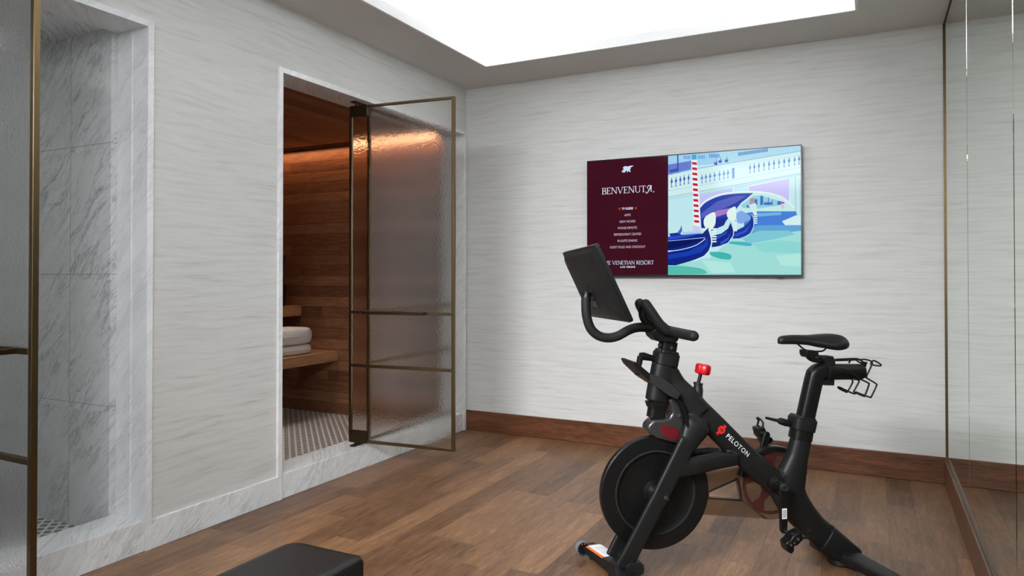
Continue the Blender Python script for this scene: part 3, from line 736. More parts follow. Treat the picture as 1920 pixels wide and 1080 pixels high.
# ------------------------------------------------------------------ workout bench at the bottom edge
bx0, bx1, by1, bz_ = 1.308, 1.590, -3.236, .422
wb = empty('workout_bench', ((bx0+bx1)/2, by1-.62, 0), 0, 'black padded workout bench cut off by the bottom edge of the photo', 'bench')
def pad(y0, y1):
    mb = MB(); n = 14; r_ = .05; pts = []
    def corner(cx, cy, a0, rr):
        return [(cx+rr*math.cos(R_(a0+90*k/6)), cy+rr*math.sin(R_(a0+90*k/6))) for k in range(7)]
    P = corner(bx1-.018, y1-.018, 0, .018)+corner(bx0+.045, y1-.045, 90, .045)+corner(bx0+.02, y0+.02, 180, .02)+corner(bx1-.02, y0+.02, 270, .02)
    def off(P, d):
        cx, cy = (bx0+bx1)/2, (y0+y1)/2; o = []
        for x, y in P: o.append((x+(d if x < cx else -d), y+(d if y < cy else -d)))
        return o
    lv = [(.012, bz_-.066), (.0, bz_-.058), (0, bz_-.016), (.004, bz_-.006), (.012, bz_-.001), (.03, bz_)]
    vs = []; m_ = len(P)
    for d, z in lv:
        for x, y in off(P, d): vs.append((x, y, z))
    fs = [[i*m_+k, i*m_+(k+1) % m_, (i+1)*m_+(k+1) % m_, (i+1)*m_+k] for i in range(len(lv)-1) for k in range(m_)]
    fs += [list(range(m_)), [(len(lv)-1)*m_+k for k in range(m_)]]
    return mb.add(vs, fs)
pd = pad(by1-.42, by1).build('seat_pad', VIN, wb, ang=50)
MB().tube([(bx0+.006, by1-.4, bz_-.008), (bx0+.006, by1-.05, bz_-.008), (bx0+.02, by1-.018, bz_-.008), (bx0+.05, by1-.005, bz_-.008), (bx1-.02, by1-.003, bz_-.008), (bx1-.004, by1-.02, bz_-.008), (bx1-.003, by1-.4, bz_-.008)], .003, 6).build('piping', VIN, pd)
pad(by1-1.22, by1-.44).build('back_pad', VIN, wb, ang=50)
xm = (bx0+bx1)/2
MB().box((xm-.03, by1-1.15, .29), (xm+.03, by1-.06, .345)).build('frame_beam', BLK, wb, bevel=.004)
for yy, hw in ((by1-.12, .17), (by1-1.1, .22)):
    MB().box((xm-.025, yy-.03, .055), (xm+.025, yy+.02, .29)).build('upright', BLK, wb, bevel=.004)
    MB().box((xm-hw, yy-.035, .012), (xm+hw, yy+.025, .055)).build('foot_bar', BLK, wb, bevel=.004)
    for sx in (-1, 1): MB().box((xm+sx*(hw-.04), yy-.04, 0), (xm+sx*(hw+.004), yy+.03, .06)).build('rubber_foot', RUB, wb, bevel=.003)

# ------------------------------------------------------------------ exercise bike
BO = Vector((1.972, -2.142, 0)); BA = R_(37)
bu = Vector((math.cos(BA), math.sin(BA), 0)); bn = Vector((-math.sin(BA), math.cos(BA), 0))
bike = empty('exercise_bike', BO, BA, 'matte black stationary bike with red resistance knob standing before the television', 'exercise bike')
def P(x, y, w=0.0):
    """point of the bike plane offset w towards the viewer's side, in the bike's own axes"""
    d = ray(x, y); o = BO-bn*w; t_ = (o-CAM).dot(bn)/d.dot(bn); q_ = CAM+d*t_-BO
    return Vector((q_.dot(bu), -w, q_.z))
def PX(x, y, w, w2):
    p = P(x, y, w); return Vector((p.x, -w2, p.z))
LAT = (0, 1, 0)
def part(name, mb, mat, parent=None, **kw): return mb.build(name, mat, parent or bike, local=True, **kw)

# main frame, fused into one smooth body
fr = MB()
def fb(pts, r_, l_, pw=.8, seg=20): fr.tube(pts, r_, seg, side=LAT, lat=l_, power=pw)
fb(spline([P(1252, 695), P(1270, 728), P(1300, 760), P(1337, 796), P(1372, 831), P(1412, 870), P(1462, 912)], 4), [.040+.008*min(1, i/6) for i in range(25)], [.036]*25)
fb([P(1244, 682), P(1236, 722), P(1231, 752)], .046, .040)                       # head tube
fb([P(1256, 712), P(1284, 745), P(1304, 775)], [.042, .055, .066], [.035, .05, .055], 1)
for s in (1, -1):                                                             # fork crown
    a = P(1306, 778); b = PX(1307, 800, .05, s*.05); c = PX(1288, 838, .065, s*.065)
    fb([a, b, c], [.062, .058, .036], [.035, .028, .014], 1)
    fb([PX(1291, 826, .065, s*.065), PX(1236, 935, .065, s*.065), PX(1180, 1045, .065, s*.060), PX(1168, 1068, .065, s*.056)], [.037, .034, .034, .034], [.012]*4, .35, 24)
    fb([PX(1272, 880, .065, s*.06), PX(1310, 872, .06, s*.058), PX(1350, 863, .045, s*.045), PX(1382, 861, .03, s*.028)], [.034, .036, .034, .026], [.016, .017, .017, .015], .7)
fb([P(1502, 822), P(1494, 855), P(1484, 890), P(1478, 915)], [.043, .046, .062, .07], [.034, .036, .040, .042])
fb(spline([P(1474, 912), P(1486, 940), P(1510, 972), P(1542, 1003), P(1572, 1028)], 4), [.078-.022*min(1, i/10) for i in range(17)], [.040]*17)
fb([P(1462, 893), P(1480, 884), P(1492, 862)], [.03, .036, .036], [.034]*3, 1)
frame = fr.build('frame', BLK, bike, local=True)
mo = frame.modifiers.new('r', 'REMESH'); mo.mode = 'VOXEL'; mo.voxel_size = .0045
mo = frame.modifiers.new('s', 'SMOOTH'); mo.factor = .6; mo.iterations = 6
dg = bpy.context.evaluated_depsgraph_get(); nm_ = bpy.data.meshes.new_from_object(frame.evaluated_get(dg))
frame.modifiers.clear(); frame.data = nm_; nm_.name = 'frame'
nm_.materials.clear(); nm_.materials.append(BLK)
for p_ in nm_.polygons: p_.use_smooth = True
bvh = BVHTree.FromPolygons([v.co.copy() for v in nm_.vertices], [list(p_.vertices) for p_ in nm_.polygons])
def onframe(mb, lift=.0008):
    for v in mb.v:
        h = bvh.ray_cast(Vector((v.x, -.4, v.z)), Vector((0, 1, 0)), .5)
        if h[0] is not None: v.y = h[0].y-lift
# lettering and emblem along the spar
def spar_map(ax, ay, bx_, by_, hh):
    a = P(ax, ay, .036); b = P(bx_, by_, .036); d = b-a; ln = d.length; d.normalize(); up_ = Vector((-d.z, 0, d.x)); up_ = up_ if up_.z > 0 else -up_
    return a, d, up_, ln
lg = MB(); a, d, up_, ln = spar_map(1360.5, 819.5, 1401, 857, .03)
vs, fs = fontmesh('PELOTON', .008, 1.16)
bmx = bmesh.new(); bv_ = [bmx.verts.new(a+d*(v[0]*ln)+up_*(v[1]*.0195)) for v in vs]
for f in fs:
    try: bmx.faces.new([bv_[i] for i in f])
    except ValueError: pass
lg.add([v.co for v in bmx.verts], [[v.index for v in f.verts] for f in bmx.faces] if False else fs); bmx.free(); onframe(lg)
part('wordmark', lg, WHT, frame, ang=180, label='white lettering')
lg = MB(); c_ = P(1353, 806, .036); pr = .0165
n_ = 28
for k in range(n_):
    a0 = 2*PI*k/n_; a1 = 2*PI*(k+1)/n_
    vv = [c_+(d*math.cos(z)+up_*math.sin(z))*r_ for r_, z in ((pr*.42, a0), (pr, a0), (pr, a1), (pr*.42, a1))]
    lg.add(vv, [(0, 1, 2, 3)])
dl = Vector((.78, 0, .62)).normalized(); dn = Vector((-dl.z, 0, dl.x))
for s in (1, -1):
    c1 = c_+dl*s*pr*.8; c2 = c_+dl*s*pr*1.36
    lg.add([c1-dn*.0035, c2-dn*.0035, c2+dn*.0035, c1+dn*.0035], [(0, 1, 2, 3)])
    lg.add([c2+dn*.007*s-dl*.003, c2+dn*.007*s+dl*.003, c2-dn*.007*s+dl*.003, c2-dn*.007*s-dl*.003], [(0, 1, 2, 3)])
lg.add([c_-dl*.006-dn*.0022, c_+dl*pr*.9-dn*.0022, c_+dl*pr*.9+dn*.0022, c_-dl*.006+dn*.0022], [(0, 1, 2, 3)])
onframe(lg); part('emblem', lg, REDPR, frame, ang=180, label='red round emblem')

# flywheel
fc = P(1227, 922, 0)
def flyp(R0=.227, t_=.016):
    h = [(R0, -t_*.75), (R0, t_*.75), (R0-.004, t_), (.172, t_), (.168, t_-.006), (.160, t_-.008), (.150, t_-.011), (.09, t_-.012), (.055, t_-.008), (.0, t_-.008)]
    return [(r_, -d_) for r_, d_ in h[:1:-1]]+[(R0, -t_*.75), (R0, t_*.75)]+h[2:]
fw = part('flywheel', MB().lathe(fc, LAT, flyp(), 96), FLYM, ang=30)
part('rim_groove', MB().lathe(fc+Vector((0, -.013, 0)), LAT, [(.160, 0), (.163, -.005), (.168, -.005), (.171, 0)], 96), LIPM, fw)
part('hub', MB().lathe(fc, (0, -1, 0), [(.0, .03), (.022, .03), (.025, .026), (.034, .014), (.05, .010), (.053, .004), (.053, 0)], 40), BLK2, fw)
for s in (1, -1):
    q0 = Vector((fc.x+.02, -s*.074, fc.z-.004)); 
    part('axle_bolt', MB().lathe(q0, (0, -s, 0), [(.0, .012), (.007, .012), (.009, .010), (.012, .006), (.013, 0)], 20), LIPM)
part('axle', MB().cyl((fc.x+.01, -.07, fc.z), (fc.x+.01, .07, fc.z), .009, 16), BLK2)

# resistance unit cover above the flywheel
pts = [(1254, 750), (1260, 763), (1261, 775), (1256, 783), (1243.5, 787), (1227, 787), (1217, 797), (1214, 805), (1219, 813.5), (1231, 821.6), (1258, 830), (1274, 833), (1280, 824), (1284, 803), (1282, 779), (1274, 758), (1268, 746)]
mb = MB(); mb.prism([P(x, y, .036) for x, y in pts], (0, .072, 0))
cov = part('magnet_cover', mb, GUN, bevel=.017, segs=5)
pts = [(1237, 797), (1254, 799), (1272, 804), (1275, 814), (1270, 826), (1256, 824), (1243, 816)]
part('cover_window', MB().prism([P(x, y, .0375) for x, y in pts], (0, .003, 0)), CHAINR, cov, bevel=.0015, label='dark red translucent window')
mb = MB().tube(spline([P(1266, 744, .045), P(1281, 768, .05), P(1287, 800, .05), P(1280, 828, .045)], 5), .008, 10, side=LAT, lat=.02)
part('cover_rim', mb, BLK2, cov)
part('cover_screw', MB().cyl(P(1273, 779, .037), P(1273, 779, .042), .008, 14), BLK2, cov)

# smoked drive guard on the far side, with the chain ring inside
gc = P(1447, 906, -.075)
ring_ = []
def guard_outline():
    fcx, fcz = fc.x, fc.z
    top = [P(1300, 893, -.075), P(1345, 884, -.075), P(1385, 878, -.075)]
    arc_ = []
    for k in range(19):
        an = R_(150-k*(150+105)/18); arc_.append(Vector((gc.x+.152*math.cos(an), .075, gc.z+.152*math.sin(an))))
    bot = [P(1440, 972, -.075), P(1380, 968, -.075), P(1310, 963, -.075), P(1270, 950, -.075)]
    return top+arc_+bot
win = [P(1325, 921, -.075), P(1381, 896, -.075), P(1384, 912, -.075), P(1388, 936, -.075), P(1325, 932, -.075)]
bmg = bmesh.new()
def ringfill(outer, hole, y0, y1):
    """plate with one hole: both caps by bridging, walls by quads"""
    mb = MB(); n = len(outer); m_ = len(hole)
    # nearest correspondences
    cc = sum(hole, Vector())/m_
    idx = [min(range(m_), key=lambda j: (hole[j]-o).length) for o in outer]
    for y in (y0, y1):
        vs = [Vector((p.x, y, p.z)) for p in outer]+[Vector((p.x, y, p.z)) for p in hole]
        fs = []
        for i in range(n):
            a, b = i, (i+1) % n; ia, ib = idx[a], idx[b]
            fs.append([a, b, n+ib])
            j = ia
            if ia != ib:
                step = 1 if (ib-ia) % m_ <= m_/2 else -1
                j = ia
                while j != ib:
                    k = (j+step) % m_; fs.append([a, n+k, n+j]); j = k
        mb.add(vs, fs)
    for loop in (outer, hole):
        q_ = len(loop); vs = [Vector((p.x, y0, p.z)) for p in loop]+[Vector((p.x, y1, p.z)) for p in loop]
        mb.add(vs, [[i, (i+1) % q_, (i+1) % q_+q_, i+q_] for i in range(q_)])
    return mb
hole = []
for i in range(len(win)):
    a, b = win[i], win[(i+1) % len(win)]
    for k in range(4): hole.append(a.lerp(b, k/4))
gd = part('drive_guard', ringfill(guard_outline(), hole, .066, .090), SMOKE, ang=30)
mb = MB().tube([p+Vector((0, -.012+.0, 0)) for p in hole]+[hole[0]+Vector((0, -.012, 0))], .004, 6)
part('window_trim', mb, BLK2, gd)
mb = MB(); A_ = []
for k in range(25):
    an = R_(165-k*150/24); A_.append(Vector((gc.x+.150*math.cos(an), .072, gc.z+.150*math.sin(an))))
part('guard_rim', MB().tube(A_, .012, 10, side=LAT, lat=.02, power=.5), BLK2, gd)
# chain ring: spoked disc with oval openings
cr = MB(); n_ = 60
cr.lathe((gc.x, .078, gc.z), LAT, [(.118, -.003), (.132, -.003), (.132, .003), (.118, .003), (.118, -.003)], 60)
cr.lathe((gc.x, .078, gc.z), LAT, [(.02, -.003), (.05, -.003), (.05, .003), (.02, .003), (.02, -.003)], 40)
for k in range(5):
    an = R_(20+72*k); v1 = Vector((math.cos(an), 0, math.sin(an))); v2 = Vector((-v1.z, 0, v1.x)); c0 = Vector((gc.x, .075, gc.z))
    cr.prism([c0+v1*.045-v2*.022, c0+v1*.08-v2*.013, c0+v1*.122-v2*.036, c0+v1*.122+v2*.036, c0+v1*.08+v2*.013, c0+v1*.045+v2*.022], (0, .006, 0))
part('chain_ring', cr, CHAINR)

# cranks and pedals
cx_ = P(1458, 908, .055); ax0 = Vector((cx_.x, 0, cx_.z))
bb = part('bottom_bracket', MB().lathe(ax0, (0, -1, 0), [(0, .06), (.018, .06), (.022, .05), (.034, .046), (.034, .03)], 32).cyl(ax0+Vector((0, -.05, 0)), ax0+Vector((0, .13, 0)), .013, 20), BLK2)
def crank(px0, py0, px1, py1, w, s):
    a = P(px0, py0, w); b = P(px1, py1, w)
    a = Vector((ax0.x, a.y, ax0.z)); d_ = (b-a).normalized(); n2 = Vector((-d_.z, 0, d_.x)); b = a+d_*.17
    mb = MB(); o = []
    for k in range(9):
        an = R_(90+180*k/8); o.append(a+d_*math.cos(an)*.019+n2*math.sin(an)*.019)
    for k in range(9):
        an = R_(-90+180*k/8); o.append(b+d_*math.cos(an)*.014+n2*math.sin(an)*.014)
    mb.prism([q_+Vector((0, s*.0, 0)) for q_ in o], (0, s*.016, 0))
    ck = part('crank_arm', mb, BLK2, bevel=.003)
    part('crank_bolt', MB().lathe(a, (0, -s, 0), [(0, .004), (.006, .004), (.008, .010), (.014, .010), (.0165, .006), (.0165, 0)], 20), LIPM, ck)
    part('crank_boss', MB().cyl(a+Vector((0, s*.014, 0)), a+Vector((0, s*.05, 0)), .018, 20), BLK2, ck)
    return ck, a, b, d_
ck, ca_, cb_, cdv = crank(1466, 919, 1471, 1001, .105, 1)
n2 = Vector((-cdv.z, 0, cdv.x)); m0 = ca_+cdv*.082
mb = MB().prism([m0-n2*.0105+Vector((0, -.0006, 0)), m0+n2*.0105+Vector((0, -.0006, 0)), m0+cdv*.042+n2*.0105+Vector((0, -.0006, 0)), m0+cdv*.042-n2*.0105+Vector((0, -.0006, 0))], (0, .0005, 0))
stk = part('sticker', mb, WHT, ck, label='small white sticker')
mb = MB().prism([m0+cdv*.006-n2*.007+Vector((0, -.0010, 0)), m0+cdv*.006+n2*.007+Vector((0, -.0010, 0)), m0+cdv*.036+n2*.007+Vector((0, -.0010, 0)), m0+cdv*.036-n2*.007+Vector((0, -.0010, 0))], (0, .0003, 0))
part('sticker', mb, GREYPR, ck, label='grey print on the crank sticker')
ck2, ca2, cb2, cdv2 = crank(1440, 905, 1432, 828, -.115, -1)
def pedal(c, s, tilt, label=None):
    """clip-in road pedal: body, toe hook, rear cleat plate, spindle; c on the spindle axis, s=+1 towards the viewer"""
    r3 = Matrix.Rotation(tilt, 3, 'Y'); Y = -s
    def L3(u, v, w): return c+r3 @ Vector((u, 0, v))+Vector((0, Y*w, 0))
    bd = MB().prism([L3(u, v, .022) for u, v in ((-.028, -.016), (-.022, .016), (.012, .022), (.032, .016), (.036, -.008), (.010, -.020))], (0, Y*.052, 0))
    bd = part('pedal', bd, BLK2, bevel=.004)
    part('spindle', MB().cyl(c+Vector((0, Y*.0, 0)), c+Vector((0, Y*.03, 0)), .0075, 16), CHR, bd)
    mb = MB().tube(spline([L3(-.018, .006, .026), L3(-.040, .020, .030), L3(-.062, .012, .048), L3(-.040, .020, .068), L3(-.018, .006, .072)], 5), .0045, 8)
    mb.tube([L3(-.055, .014, .034), L3(-.055, .014, .062)], .005, 8)
    part('toe_hook', mb, BLK2, bd)
    mb = MB().prism([L3(u, v, .024) for u, v in ((.022, .012), (.034, .034), (.050, .038), (.060, .022), (.052, -.010), (.030, -.014))], (0, Y*.048, 0))
    part('cleat_catch', mb, BLK2, bd, bevel=.004)
    mb = MB()
    for u in (.020, .036): mb.cyl(L3(u, .004, .0705), L3(u, .004, .0765), .0045, 10)
    mb.cyl(L3(0, .0, .0715), L3(0, .0, .0775), .006, 12)
    part('pedal_screw', mb, CHR, bd)
    return bd
pedal(Vector((cb_.x+.012, cb_.y, cb_.z-.008)), 1, R_(150))
pedal(Vector((cb2.x, cb2.y, cb2.z)), -1, R_(70))

# resistance knob
kx0, kx1 = P(1308, 736, 0), P(1315, 697, 0); kd = (kx1-kx0).normalized()
part('knob_base', MB().tube([kx0-kd*.02, kx0+kd*.012, P(1309, 720)], [.024, .02, .0165], 20).tube([P(1309, 720)-kd*.004, P(1309, 720)+kd*.006], .019, 20), BLK)
part('knob_shaft', MB().cyl(P(1309, 720), P(1314, 700), .0075, 14), BLK2)
mb = MB(); kc = P(1318, 692.5); seg = 48; lv = [(-.021, .62), (-.019, .88), (-.012, 1), (.012, 1), (.019, .9), (.022, .66)]
a_ = Vector((0, 1, 0)); b_ = kd.cross(a_)
vs = []
for h_, sc_ in lv:
    for k in range(seg):
        an = 2*PI*k/seg; rr_ = .029*sc_*(1+.09*math.cos(6*an)); vs.append(kc+kd*h_+(a_*math.cos(an)+b_*math.sin(an))*rr_)
fs = [[i*seg+k, i*seg+(k+1) % seg, (i+1)*seg+(k+1) % seg, (i+1)*seg+k] for i in range(len(lv)-1) for k in range(seg)]+[list(range(seg)), [(len(lv)-1)*seg+k for k in range(seg)]]
mb.add(vs, fs); part('resistance_knob', mb, REDP, ang=50, label='red lobed knob')

# handlebar post, collar, clamp
pd_ = (P(1254, 640)-P(1228, 783)).normalized()
part('handlebar_post', MB().tube([P(1229, 783), P(1253.5, 640)], .034, 24, side=LAT, lat=.028, power=.45), BLK2)
c0 = P(1248, 672)
col_ = part('clamp_collar', MB().tube([c0-pd_*.026, c0+pd_*.022], [.048, .049], 24, side=LAT, lat=.044, power=.5).tube([c0+pd_*.022, c0+pd_*.034], [.046, .040], 24, side=LAT, lat=.042, power=.5), BLK, bevel=.002)
part('post_stop', MB().tube([P(1232.5, 760), P(1231, 750)], [.040, .044], 24, side=LAT, lat=.034, power=.45), BLK2)
mb = MB().tube([P(1224, 672, .0), P(1207, 668, .0), P(1200, 668, .0)], [.012, .016, .015], 14).tube([P(1201, 668), P(1194, 703)], [.013, .010], 10, side=LAT, lat=.014)
part('clamp_lever', mb, BLK2, col_)
mb = MB().tube([P(1252, 650)-pd_*.004, P(1252, 650)+pd_*.020], .031, 20, side=LAT, lat=.027, power=.5)
for yy in (647, 656): mb.cyl(P(1237, yy, .02), P(1237, yy, .036), .008, 12)
mb.cyl(P(1259, 652, .026), P(1259, 652, .031), .007, 12)
part('stem', mb, BLK, bevel=.001)
part('bar_clamp', MB().prism([P(x, y, .045) for x, y in ((1222, 621), (1234, 614), (1272, 622), (1274, 636), (1268, 644), (1236, 641), (1226, 632))], (0, .09, 0)), BLK, bevel=.006)
# handlebar: crossbar with two grips and two inner horns
hc = P(1245, 618, 0)
mb = MB()
cross = [P(1300, 630, .23), P(1285, 627, .16), P(1262, 622, .07), hc]
mir = [Vector((p.x, -p.y, p.z)) for p in cross[:-1]][::-1]
part('handlebar', MB().tube(spline(cross+mir, 5), .0205, 16, rnd=True), RUB)
for s in (1, -1):
    hp = [P(1250, 620, .055), P(1236, 607, .052), P(1222, 587, .044), P(1211, 571, .034)]
    hp = [Vector((p.x, p.y*s, p.z)) for p in hp]
    part('bar_horn', MB().tube(spline(hp, 5), .021, 16, rnd=True), RUB)
mb = MB().tube(spline([P(1240, 622, .0), P(1215, 605), P(1206, 592), P(1206, 574)], 5), .018, 14)
part('horn_bridge', mb, BLK2)
# curved screen arm
arm = spline([P(1232, 620), P(1215, 614.5), P(1195, 614), P(1178.5, 619), P(1158, 630), P(1139.8, 633.5), P(1121.5, 629), P(1107, 615), P(1099.7, 591), P(1098.5, 566), P(1099.5, 556)], 6)
arm_o = part('screen_arm', MB().tube(arm, .0188, 18), RUB)
part('arm_ball', MB().tube([P(1099.5, 557), P(1101, 547), P(1109, 545)], [.0195, .017, .012], 14), BLK2, arm_o)
# tablet screen
q_ = (-.103, -.022, 1.186, -.022, -.434, -.029, .56, .306)
Mt = Matrix.Translation(q_[:3]) @ (Matrix.Rotation(q_[5], 4, 'Z') @ Matrix.Rotation(q_[4], 4, 'Y') @ Matrix.Rotation(q_[3], 4, 'X'))
def TB(pts): return [Mt @ Vector(p) for p in pts]
def tprism(yz, x0, x1, mb):
    v = TB([(x0, a, b) for a, b in yz]); o = Mt.to_3x3() @ Vector((x1-x0, 0, 0)); return mb.prism(v, o)
hw, hh = .28, .153
def rr_(hw, hh, r_, n=5):
    o = []
    for cx, cz, a0 in ((hw-r_, hh-r_, 0), (-hw+r_, hh-r_, 90), (-hw+r_, -hh+r_, 180), (hw-r_, -hh+r_, 270)):
        for k in range(n+1): an = R_(a0+90*k/n); o.append((cx+r_*math.cos(an), cz+r_*math.sin(an)))
    return o
tb = part('touchscreen', tprism(rr_(hw, hh, .012), -.004, .012, MB()), BLK2, bevel=.003)
mb = MB(); n_ = 24
A0 = TB([(-.004, a, b) for a, b in rr_(hw*.97, hh*.95, .02)]); A1 = TB([(-.016, a, b) for a, b in rr_(hw*.9, hh*.85, .03)]); A2 = TB([(-.022, a, b-.01) for a, b in rr_(hw*.55, hh*.6, .04)])
vs = A0+A1+A2; fs = [[i*n_+k, i*n_+(k+1) % n_, (i+1)*n_+(k+1) % n_, (i+1)*n_+k] for i in range(2) for k in range(n_)]+[[2*n_+k for k in range(n_)]]
mb.add(vs, fs); part('back_shell', mb, BLK, tb, ang=20)
part('display', tprism(rr_(hw-.012, hh-.012, .006), .0122, .0132, MB()), TVB, tb)
mb = MB()
for a, b, w_, h_ in ((.03, -.045, .05, .018), (.03, -.075, .08, .030)): tprism([(a-w_/2, b-h_/2), (a+w_/2, b-h_/2), (a+w_/2, b+h_/2), (a-w_/2, b+h_/2)], -.020, -.026, mb)
part('port_cover', mb, TVB, tb, bevel=.001)
mb = MB()
for k in range(6): tprism([(-.02+k*.012, .03), (-.015+k*.012, .03), (-.015+k*.012, .05), (-.02+k*.012, .05)], -.020, -.0235, mb)
part('vent', mb, TVB, tb)
mb = MB().tube([P(1104, 546, .0), Mt @ Vector((-.02, 0, -.01))], [.014, .02], 14)
part('screen_mount', mb, BLK2, tb)
part('webcam', MB().cyl(Mt @ Vector((-.0035, -.0, hh-.012)), Mt @ Vector((-.0085, -.0, hh-.012)), .006, 12), LIPM, tb)
# tray on the head tube
pts = [(1186.5, 680), (1193, 679), (1219, 702), (1235.5, 705.5), (1256, 720), (1276, 738), (1268, 748), (1251.7, 744), (1217, 718), (1197, 700)]
tr = part('tray', MB().prism([P(x, y, .075) for x, y in ((1187, 680), (1193, 679), (1222, 703), (1276, 740), (1270, 748), (1217, 714), (1192, 690))], (0, .150, 0)), BLK2, bevel=.002)
part('tray_lip', MB().prism([P(x, y, .080) for x, y in ((1219, 702), (1236, 704.5), (1258, 720), (1277, 738), (1270, 749), (1254, 742), (1219, 717))], (0, .005, 0)), TRAYM, tr, bevel=.001, label='grey translucent lip')

# seat post, clamp, slider, saddle
sp0, sp1 = P(1499, 823), P(1514, 790)
part('seat_post', MB().tube(spline([P(1504, 815), P(1511, 778), P(1526, 711), P(1531, 700), P(1540, 695.5), P(1550, 696)], 4), .0345, 22, side=LAT, lat=.03, power=.55), BLK2)
part('seat_slider', MB().tube([P(1548, 697), P(1612, 697)], .0335, 22, side=LAT, lat=.032, power=.8).tube([P(1612, 697), P(1617, 697)], [.0335, .028], 22, side=LAT, lat=.028, power=.8), BLK2)
part('slider_collar', MB().tube([P(1546, 698), P(1549.5, 698)], .038, 22, side=LAT, lat=.036, power=.7).prism([P(x, y, .02) for x, y in ((1541, 713), (1565, 712), (1564, 723), (1546, 722.5))], (0, .04, 0)), BLK)
sd_ = (P(1511, 778)-P(1504, 815)).normalized(); c0 = P(1503.5, 793)
col_ = part('clamp_collar', MB().tube([c0-sd_*.028, c0+sd_*.020], [.050, .052], 24, side=LAT, lat=.046, power=.5).tube([c0+sd_*.020, c0+sd_*.030], [.050, .042], 24, side=LAT, lat=.044, power=.5), BLK, bevel=.002)
part('frame_sleeve', MB().tube([P(1500, 823), P(1503, 806)], [.044, .043], 24, side=LAT, lat=.038, power=.55), BLK2)
part('clamp_lever', MB().tube([P(1483, 795), P(1474, 793), P(1462, 789), P(1458, 788.5), P(1436, 783.5)], [.010, .015, .014, .007, .0055], 12), BLK2, col_)
part('seat_clamp', MB().prism([P(x, y, .026) for x, y in ((1546, 668), (1563, 668), (1566, 675), (1568, 687), (1549, 687), (1548, 676), (1544, 673))], (0, .052, 0)), BLK, bevel=.003)
mb = MB().tube(spline([P(1516, 662), P(1517, 670), P(1528, 675), P(1550, 676)], 4), .011, 10, side=LAT, lat=.016)
mb.prism([P(x, y, .028) for x, y in ((1513, 657), (1534, 658), (1536, 666), (1528, 672), (1516, 671), (1513, 665))], (0, .056, 0))
part('seat_head', mb, BLK2, bevel=.002)
# saddle: lofted sections along its length
secs = [(1458.6, 640, .006, 4), (1461, 638, .015, 7.5), (1470, 637, .020, 8), (1485, 636.3, .024, 8.5), (1500, 636.5, .030, 8.5), (1515, 637, .040, 9), (1530, 637.3, .055, 11), (1545, 638, .068, 13), (1560, 638.3, .074, 14), (1572, 638.5, .068, 12), (1580, 639, .050, 8.5), (1583.5, 640, .025, 4)]
mb = MB(); seg = 24; vs = []
for (x, y, hwid, hp_) in secs:
    c1 = P(x, y, 0); hgt = (P(x, y-hp_, 0)-c1).z
    for k in range(seg):
        an = 2*PI*k/seg; yy = math.cos(an)*hwid; s_ = math.sin(an)
        wing = (abs(yy)/.074)**2*.022
        zz = s_*hgt*(1.05 if s_ > 0 else (1.25 if abs(math.cos(an)) > .4 else .5))-wing+(-.004 if s_ > 0 and abs(yy) < .008 and hwid > .03 else 0)
        vs.append(Vector((c1.x, yy, c1.z+zz)))
n = len(secs)
mb.add(vs, [[i*seg+k, i*seg+(k+1) % seg, (i+1)*seg+(k+1) % seg, (i+1)*seg+k] for i in range(n-1) for k in range(seg)]+[list(range(seg)), [(n-1)*seg+k for k in range(seg)]])
sad = part('saddle', mb, VIN, sub=1, ang=80)
mb = MB()
for s in (1, -1): mb.tube(spline([P(1492, 642, .01*s), P(1499, 648, .016*s), P(1512, 657, .021*s), P(1536, 659, .021*s), P(1546, 656, .025*s), P(1550, 650, .03*s)], 4), .0037, 8)
part('saddle_rail', mb, BLK2, sad)
# wire dumbbell rack
for w_, pth in ((.085, [(1549, 689), (1577, 689), (1596, 700), (1614, 711), (1628, 718), (1629, 722), (1622, 741), (1619, 742.5), (1602, 735), (1602, 732), (1610.5, 716), (1609, 712.5), (1603, 711)]),
                (.02, [(1566, 674), (1597, 672.5), (1610, 673.5), (1621, 681), (1617, 682), (1606, 676)]),
                (-.03, [(1566, 676), (1602, 675), (1622, 674), (1635, 679), (1632, 690), (1624.6, 706), (1627, 710), (1642, 719), (1643, 724), (1634, 743), (1630, 744.5), (1605, 735)]),
                (-.05, [(1633, 681), (1636, 677), (1640, 676.5), (1651, 683), (1650, 686), (1638, 684.5), (1632, 682)]),
                (-.085, [(1596, 711), (1598.5, 717), (1589, 734), (1585, 734.5), (1572.5, 728), (1574, 726), (1600, 738), (1605, 736)])):
    part('wire_rack', MB().tube(spline([P(x, y, w_) for x, y in pth], 5), .0036, 8), BLK2)
mb = MB().tube([P(1596, 673, .02), P(1592, 680, .0)], .0036, 8).tube([P(1605, 735, .085), P(1605, 735, -.085)], .0036, 8).tube([P(1603, 711.5, .085), P(1597, 711.5, -.085)], .0036, 8)
mb.prism([P(x, y, .012) for x, y in ((1622, 679), (1627, 679), (1614, 713), (1609, 711))], (0, .024, 0))
part('rack_crossbar', mb, BLK2)

